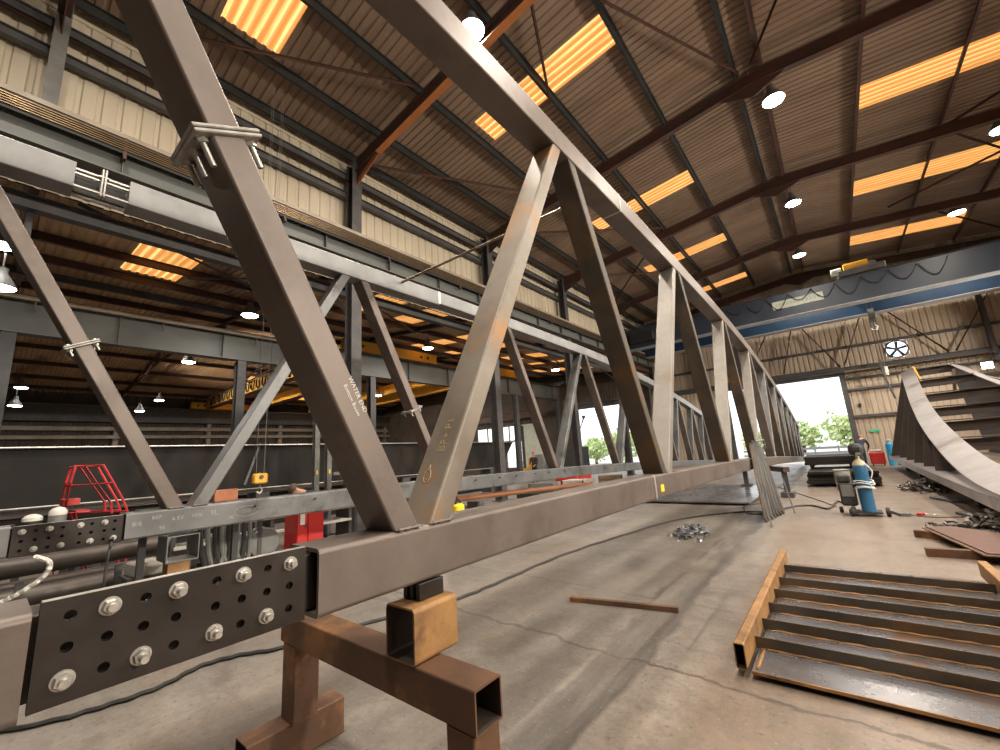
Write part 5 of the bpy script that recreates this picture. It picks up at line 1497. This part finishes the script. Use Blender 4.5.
simple('tool_stand', MB().box((-5.0, 4.95, .358), (.3, .34, .71)), M['frame_dark'], 'dark stand under the yellow power tool', 'stand')
for i in range(6):
    y = 5.5 + .75*i
    simple('stock_offcut', MB().box((-6.7, y, .2 + .05*(i % 3)), (.5, .5, .40 + .1*(i % 3)), rz=.1*i, ch=.02), M[('frame_dark', 'rust', 'grille', 'frame_brown', 'dark_pipe', 'rubber')[i]], ['first dark', 'second rusty', 'third grey', 'fourth brown', 'fifth dark', 'sixth black'][i] + ' block from the left on the floor behind the copper-brown tube', 'block', 'blocks behind the copper-brown tube')

# plant and stores beyond the grey truss by the far gate
t = thing('site_machine', 'dark boxy machine with a thin boom at the far left gate', 'machine', (-14, 25, 0))
MB().box((-14.4, 25.7, .95), (1.6, 1.6, 1.9), ch=.08).build('body', M['rubber'], t)
MB().box((-14.3, 24.6, .33), (2.6, .9, .66), ch=.05).build('track_base', M['frame_dark'], t)
MB().tube([(-14.2, 25.6, 1.9), (-13.7, 26.4, 3.9)], .06, 6).build('boom', M['frame_dark'], t)
MB().cyl((-13.7, 26.4, 3.85), (-13.7, 26.4, 4.05), .12, n=10).build('lamp', M['frame_dark'], t)
simple('yellow_machine', MB().box((-17.6, 26, .9), (1.3, .8, .9), ch=.06).box((-17.9, 26, .3), (1.9, .9, .6), ch=.05), M['yellow'], 'small yellow machine far back beside a dark cover', 'machine')
mb = MB(); mb.loft([[(-16.45 + u, 24.6 + v, z) for u, v in rr_ring(w, w*.7, w*.2)] for w, z in ((1.2, .005), (1.15, .7), (1.0, 1.35), (.7, 1.55))])
simple('covered_machine', mb, M['grille'], 'machine under a dark grey cover far back left of the gate', 'machine')
simple('scrap_heap', MB().box((-9, 15.5, .3), (.9, 1.2, .6), rz=.3, ch=.06).box((-8.6, 16, .55), (.6, .5, .5), rz=.7, ch=.05), M['red'], 'dark red machine part on the floor behind the truss second V', 'machine part')
for i, (x, y, m, lab) in enumerate(((-7.5, 13.5, 'white', 'pale crate on the floor behind the grey truss, far end'), (-8.2, 12.4, 'grille', 'grey crate on the floor behind the grey truss, far end'), (-7.2, 15.6, 'timber', 'timber crate on the floor behind the grey truss, far end'))):
    mb = MB()
    Rz = Matrix.Rotation(.2*i, 4, 'Z')
    P = lambda u, v, w: Matrix.Translation((x, y, 0)) @ Rz @ Vector((u, v, w))
    for k in range(4):
        for s in (-1, 1):
            mb.box(P(0, .4*s, .10 + .145*k), (.9, .02, .12), rz=.2*i); mb.box(P(.44*s, 0, .10 + .145*k), (.02, .78, .12), rz=.2*i)
    for u in (-.42, .42):
        for v in (-.38, .38): mb.box(P(u, v, .3), (.06, .06, .6), rz=.2*i)
    mb.box(P(0, 0, .585), (.88, .78, .03), rz=.2*i)
    simple('crate', mb, M[m], lab, 'crate', 'crates behind the grey truss')

# red welder and blue cylinder at the door
t = thing('welding_set', 'red welding set standing by the gable wall right of the door', 'welder', (1.3, 27.2, 0))
MB().box((1.3, 27.2, .36), (.55, .6, .56), ch=.04).build('body', M['red'], t)
MB().box((1.3, 27.2, .70), (.42, .4, .10), ch=.03).build('top_box', M['white'], t)
for x in (1.1, 1.5): MB().cyl((x - .02, 27.0, .085), (x + .02, 27.0, .085), .085, n=12).build('wheel', M['rubber'], t)
def bottle(loc, m, lab, h=1.15):
    t = thing('gas_cylinder', lab, 'gas cylinder', loc, 'gas cylinders by the gable')
    MB().lathe([(.13, 0), (.14, .02), (.14, h*.82), (.11, h*.9), (.05, h*.95), (.05, h)], loc, 18).build('body', M[m], t)
    MB().lathe([(.06, h*.96), (.08, h*.98), (.08, h*1.05), (.03, h*1.07)], loc, 12).build('valve_guard', M['cream_neck'], t)
bottle((1.80, 27.0, 0), 'cyan', 'bright blue gas cylinder beside the red welding set')
bottle((2.12, 27.1, 0), 'rubber', 'black gas cylinder right of the bright blue one')

# ================================================================== people
def person(name, label, joints, base, rz, hair, worn, loc):
    """joints: skeleton points (x forward, y left, z up) with radii; one continuous skinned body, hair as a child"""
    t = thing(name, label, 'person', loc)
    Rz = Matrix.Rotation(rz, 3, 'Z')
    V = {k: Vector(loc) + Rz @ Vector(v[:3]) for k, v in joints.items()}
    rad = {k: v[3] for k, v in joints.items()}
    E = [('pelvis', 'waist'), ('waist', 'chest'), ('chest', 'neck'), ('neck', 'head0'), ('head0', 'head1'), ('head1', 'crown')]
    for s in 'lr':
        E += [('pelvis', 'hip' + s), ('hip' + s, 'knee' + s), ('knee' + s, 'ankle' + s), ('ankle' + s, 'toe' + s),
              ('chest', 'shoulder' + s), ('shoulder' + s, 'elbow' + s), ('elbow' + s, 'wrist' + s), ('wrist' + s, 'palm' + s)]
        for f in range(4): E.append(('palm' + s, 'f%d%s' % (f, s)))
        E.append(('wrist' + s, 'thumb' + s))
    for s in 'lr':
        w, e = V['wrist' + s], V['elbow' + s]
        d = (w - e).normalized()
        side = d.cross(Vector((0, 0, 1)))
        side = side.normalized() if side.length > .1 else Rz @ Vector((0, 1, 0))
        V['palm' + s] = w + d*.075
        rad['palm' + s] = .026
        for f in range(4):
            V['f%d%s' % (f, s)] = w + d*(.15 + (.012, .022, .014, -.006)[f]) + side*(.024*(f - 1.5)) - Vector((0, 0, .012))
            rad['f%d%s' % (f, s)] = .009
        V['thumb' + s] = w + d*.085 + side*.055
        rad['thumb' + s] = .010
    keys = list(V)
    me = bpy.data.meshes.new('body')
    me.from_pydata([V[k] - Vector(loc) for k in keys], [(keys.index(a), keys.index(b)) for a, b in E], [])
    o = bpy.data.objects.new('body', me)
    COL.objects.link(o)
    sk = o.modifiers.new('skin', 'SKIN')
    sk.use_smooth_shade = True
    sv = me.skin_vertices[0].data
    for i, k in enumerate(keys):
        sv[i].radius = (rad[k], rad[k])
        sv[i].use_root = (k == 'pelvis')
    sub = o.modifiers.new('sub', 'SUBSURF'); sub.levels = 1; sub.render_levels = 1
    bpy.context.view_layer.update()
    dg = bpy.context.evaluated_depsgraph_get()
    m2 = bpy.data.meshes.new_from_object(o.evaluated_get(dg))
    bpy.data.objects.remove(o)
    m2.materials.clear()
    for m in (M[worn], M['skin'], M['rubber']): m2.materials.append(m)
    hd, nk = V['head0'] - Vector(loc), V['neck'] - Vector(loc)
    for p in m2.polygons:
        c = p.center
        idx = 0
        if (c - hd).length < .17 or (c - (V['head1'] - Vector(loc))).length < .15: idx = 1
        for s in 'lr':
            if (c - (V['palm' + s] - Vector(loc))).length < .10: idx = 1
            if (c - (V['toe' + s] - Vector(loc))).length < .16: idx = 2
        p.material_index = idx
        p.use_smooth = True
    b = bpy.data.objects.new('body', m2)
    COL.objects.link(b)
    b.parent = t
    ORG[b.name] = tuple(loc)
    # hair cap and face details follow the head direction
    up = (V['crown'] - V['head0']).normalized()
    fw = Rz @ Vector((1, 0, 0))
    fw = (fw - up*fw.dot(up)).normalized()
    rt_ = fw.cross(up)
    c = V['head1']
    mb = MB()
    rings = []
    for k in range(7):
        a = PI*.5*k/6
        rings.append([c + up*(.11*math.sin(a) + .005) - fw*.016 + (fw*math.cos(q) + rt_*.85*math.sin(q))*(.112*max(.06, math.cos(a))) for q in [2*PI*i/14 for i in range(14)]])
    mb.loft(rings)
    mb.build('hair', M[hair], t)
    mb = MB(); mb.sphere(c + fw*.10 - up*.035, .018, 8, 6); mb.build('nose', M['skin'], t)
    for s in (-1, 1):
        mb = MB(); mb.sphere(c + fw*.092 + rt_*.032*s - up*.005, .011, 8, 6); mb.build('eye', M['black'], t)
        mb = MB(); mb.sphere(c + rt_*.093*s - up*.02, .026, 8, 6, (.6, .6, 1)); mb.build('ear', M['skin'], t)
    mb = MB(); mb.bar(c + fw*.098 - up*.068 - rt_*.022, c + fw*.098 - up*.068 + rt_*.022, .01, .008); mb.build('mouth', M['brick_o'], t)
    return t
stand = dict(pelvis=(0,0,.95,.13), waist=(.02,0,1.10,.125), chest=(.03,0,1.32,.14), neck=(.03,0,1.48,.055), head0=(.045,0,1.56,.075), head1=(.045,0,1.65,.095), crown=(.04,0,1.73,.06),
    hipl=(0,.10,.90,.09), kneel=(.03,.11,.50,.062), anklel=(0,.12,.09,.045), toel=(.15,.13,.045,.04), hipr=(0,-.10,.90,.09), kneer=(.03,-.11,.50,.062), ankler=(0,-.12,.09,.045), toer=(.15,-.13,.045,.04),
    shoulderl=(.02,.19,1.40,.062), elbowl=(.06,.25,1.12,.045), wristl=(.24,.20,1.0,.03), shoulderr=(.02,-.19,1.40,.062), elbowr=(.06,-.25,1.12,.045), wristr=(.24,-.20,1.0,.03))
stoop = dict(stand, waist=(.12,0,1.06,.125), chest=(.30,0,1.20,.14), neck=(.42,0,1.27,.055), head0=(.49,0,1.30,.075), head1=(.55,0,1.35,.095), crown=(.59,0,1.41,.06),
    shoulderl=(.32,.19,1.22,.062), elbowl=(.45,.23,.98,.045), wristl=(.58,.14,.82,.03), shoulderr=(.32,-.19,1.22,.062), elbowr=(.45,-.23,.98,.045), wristr=(.58,-.14,.82,.03))
person('person', 'person in dark workwear stooping over the red welding set at the door', stoop, None, PI/2 - .3, 'hair', 'navy', (.72, 26.3, 0))
bend = dict(stand, waist=(.14,0,1.00,.13), chest=(.38,0,1.10,.14), neck=(.54,0,1.15,.055), head0=(.61,0,1.16,.075), head1=(.68,0,1.20,.095), crown=(.73,0,1.25,.06),
    shoulderl=(.42,.19,1.10,.062), elbowl=(.50,.24,.86,.045), wristl=(.62,.16,.70,.03), shoulderr=(.42,-.19,1.10,.062), elbowr=(.50,-.24,.86,.045), wristr=(.62,-.16,.70,.03))
person('person', 'person in navy top bending forward behind the grey truss at left', bend, None, -PI/2 + .1, 'hair_dark', 'navy', (-8.9, 4.72, 0))
person('person', 'person in dark clothes far back at the end of the dark girder', stand, None, -PI/2, 'red_frame', 'rubber', (-13.4, 19.4, 0))

# ================================================================== outside
def tree(loc, h, r, seed, label):
    rnd = random.Random(seed)
    t = thing('tree', label, 'tree', loc, 'trees beyond the yard')
    mb = MB()
    mb.tube([(loc[0], loc[1], loc[2]), (loc[0] + .1, loc[1], h*.4), (loc[0], loc[1] + .1, h*.8)], [.18, .13, .05], 7)
    for k in range(7):
        a = k*2.4
        mb.tube([(loc[0], loc[1], h*(.25 + .07*k)), (loc[0] + r*.6*math.cos(a), loc[1] + r*.6*math.sin(a), h*(.4 + .07*k))], [.06, .02], 5)
    mb.build('trunk', M['bark'], t)
    mb = MB()
    for k in range(1500):
        u = Vector((rnd.gauss(0, 1), rnd.gauss(0, 1), rnd.gauss(0, 1))).normalized() * (rnd.random()**.4)
        lump = 1 + .28*math.sin(u.x*7 + seed)*math.cos(u.z*6 + seed*2)
        p = Vector((loc[0] + u.x*r*lump, loc[1] + u.y*r*lump, h*.58 + u.z*h*.44*lump))
        if p.z < .1: continue
        s = rnd.uniform(.12, .26)
        a = Vector((rnd.gauss(0, 1), rnd.gauss(0, 1), rnd.gauss(0, 1))).normalized()
        b = a.orthogonal().normalized()
        c = a.cross(b)
        mb.add([p + b*s, p + c*s*.55, p - b*s, p - c*s*.55], [(0, 1, 2, 3)])
    mb.build('foliage', M['leaf'], t, smooth=False)
for i, (x, y, h, r, lab) in enumerate(((-2.6, 47, 2.9, 1.7, 'leafy tree in the middle of the open door'), (.7, 45, 3.3, 1.6, 'taller leafy tree at the right of the open door'), (-6.2, 49, 2.4, 1.5, 'low bush at the left of the open door'), (4.4, 47, 3.2, 1.6, 'tree cut off by the right door jamb'),
        (-18.3, 44, 3.6, 1.8, 'tree seen through the far left gate, right side'), (-22.3, 45, 3.0, 1.6, 'bush seen through the far left gate, left side'))):
    tree((x, y, -.02), h, r, i + 1, lab)
t = thing('yard_fence', 'pale galvanised rail barrier in the yard beyond the door', 'fence', (-1, 38, 0))
for z in (.35, .7): MB().box((-1.5, 38, z), (9, .06, .16)).build('rail', M['galv'], t)
for k in range(7): MB().box((-5.5 + 1.35*k, 38.08, .42), (.09, .09, .86)).build('post', M['galv'], t)

# ================================================================== daylight, camera, view
w = bpy.data.worlds.new('World')
SC.world = w
w.use_nodes = True
bg = w.node_tree.nodes['Background']
bg.inputs['Color'].default_value = (.93, .97, 1.0, 1)
bg.inputs['Strength'].default_value = 2.2
s = bpy.data.lights.new('sun', 'SUN')
s.energy = 1.6
s.angle = math.radians(3)
s.color = (1, .95, .86)
so = bpy.data.objects.new('sun', s)
so.rotation_euler = (math.radians(38), math.radians(-12), 0)
COL.objects.link(so)
cam = bpy.data.cameras.new('camera')
cam.sensor_width = 36
cam.sensor_fit = 'HORIZONTAL'
cam.lens = 410/1000*36
cam.clip_start = .02
cam.clip_end = 300
co = bpy.data.objects.new('camera', cam)
co.location = (0, 0, 1.6)
co.rotation_euler = [math.radians(a) for a in (101.2, 3.66, 39.25)]
COL.objects.link(co)
SC.camera = co
vs = SC.view_settings
vs.view_transform = 'Standard'
vs.look = 'None'
vs.gamma = 1
vs.use_curve_mapping = False
vs.exposure = 0.0
SC.cycles.max_bounces = 8
SC.cycles.diffuse_bounces = 5
SC.cycles.sample_clamp_indirect = 6
SC.cycles.use_denoising = True
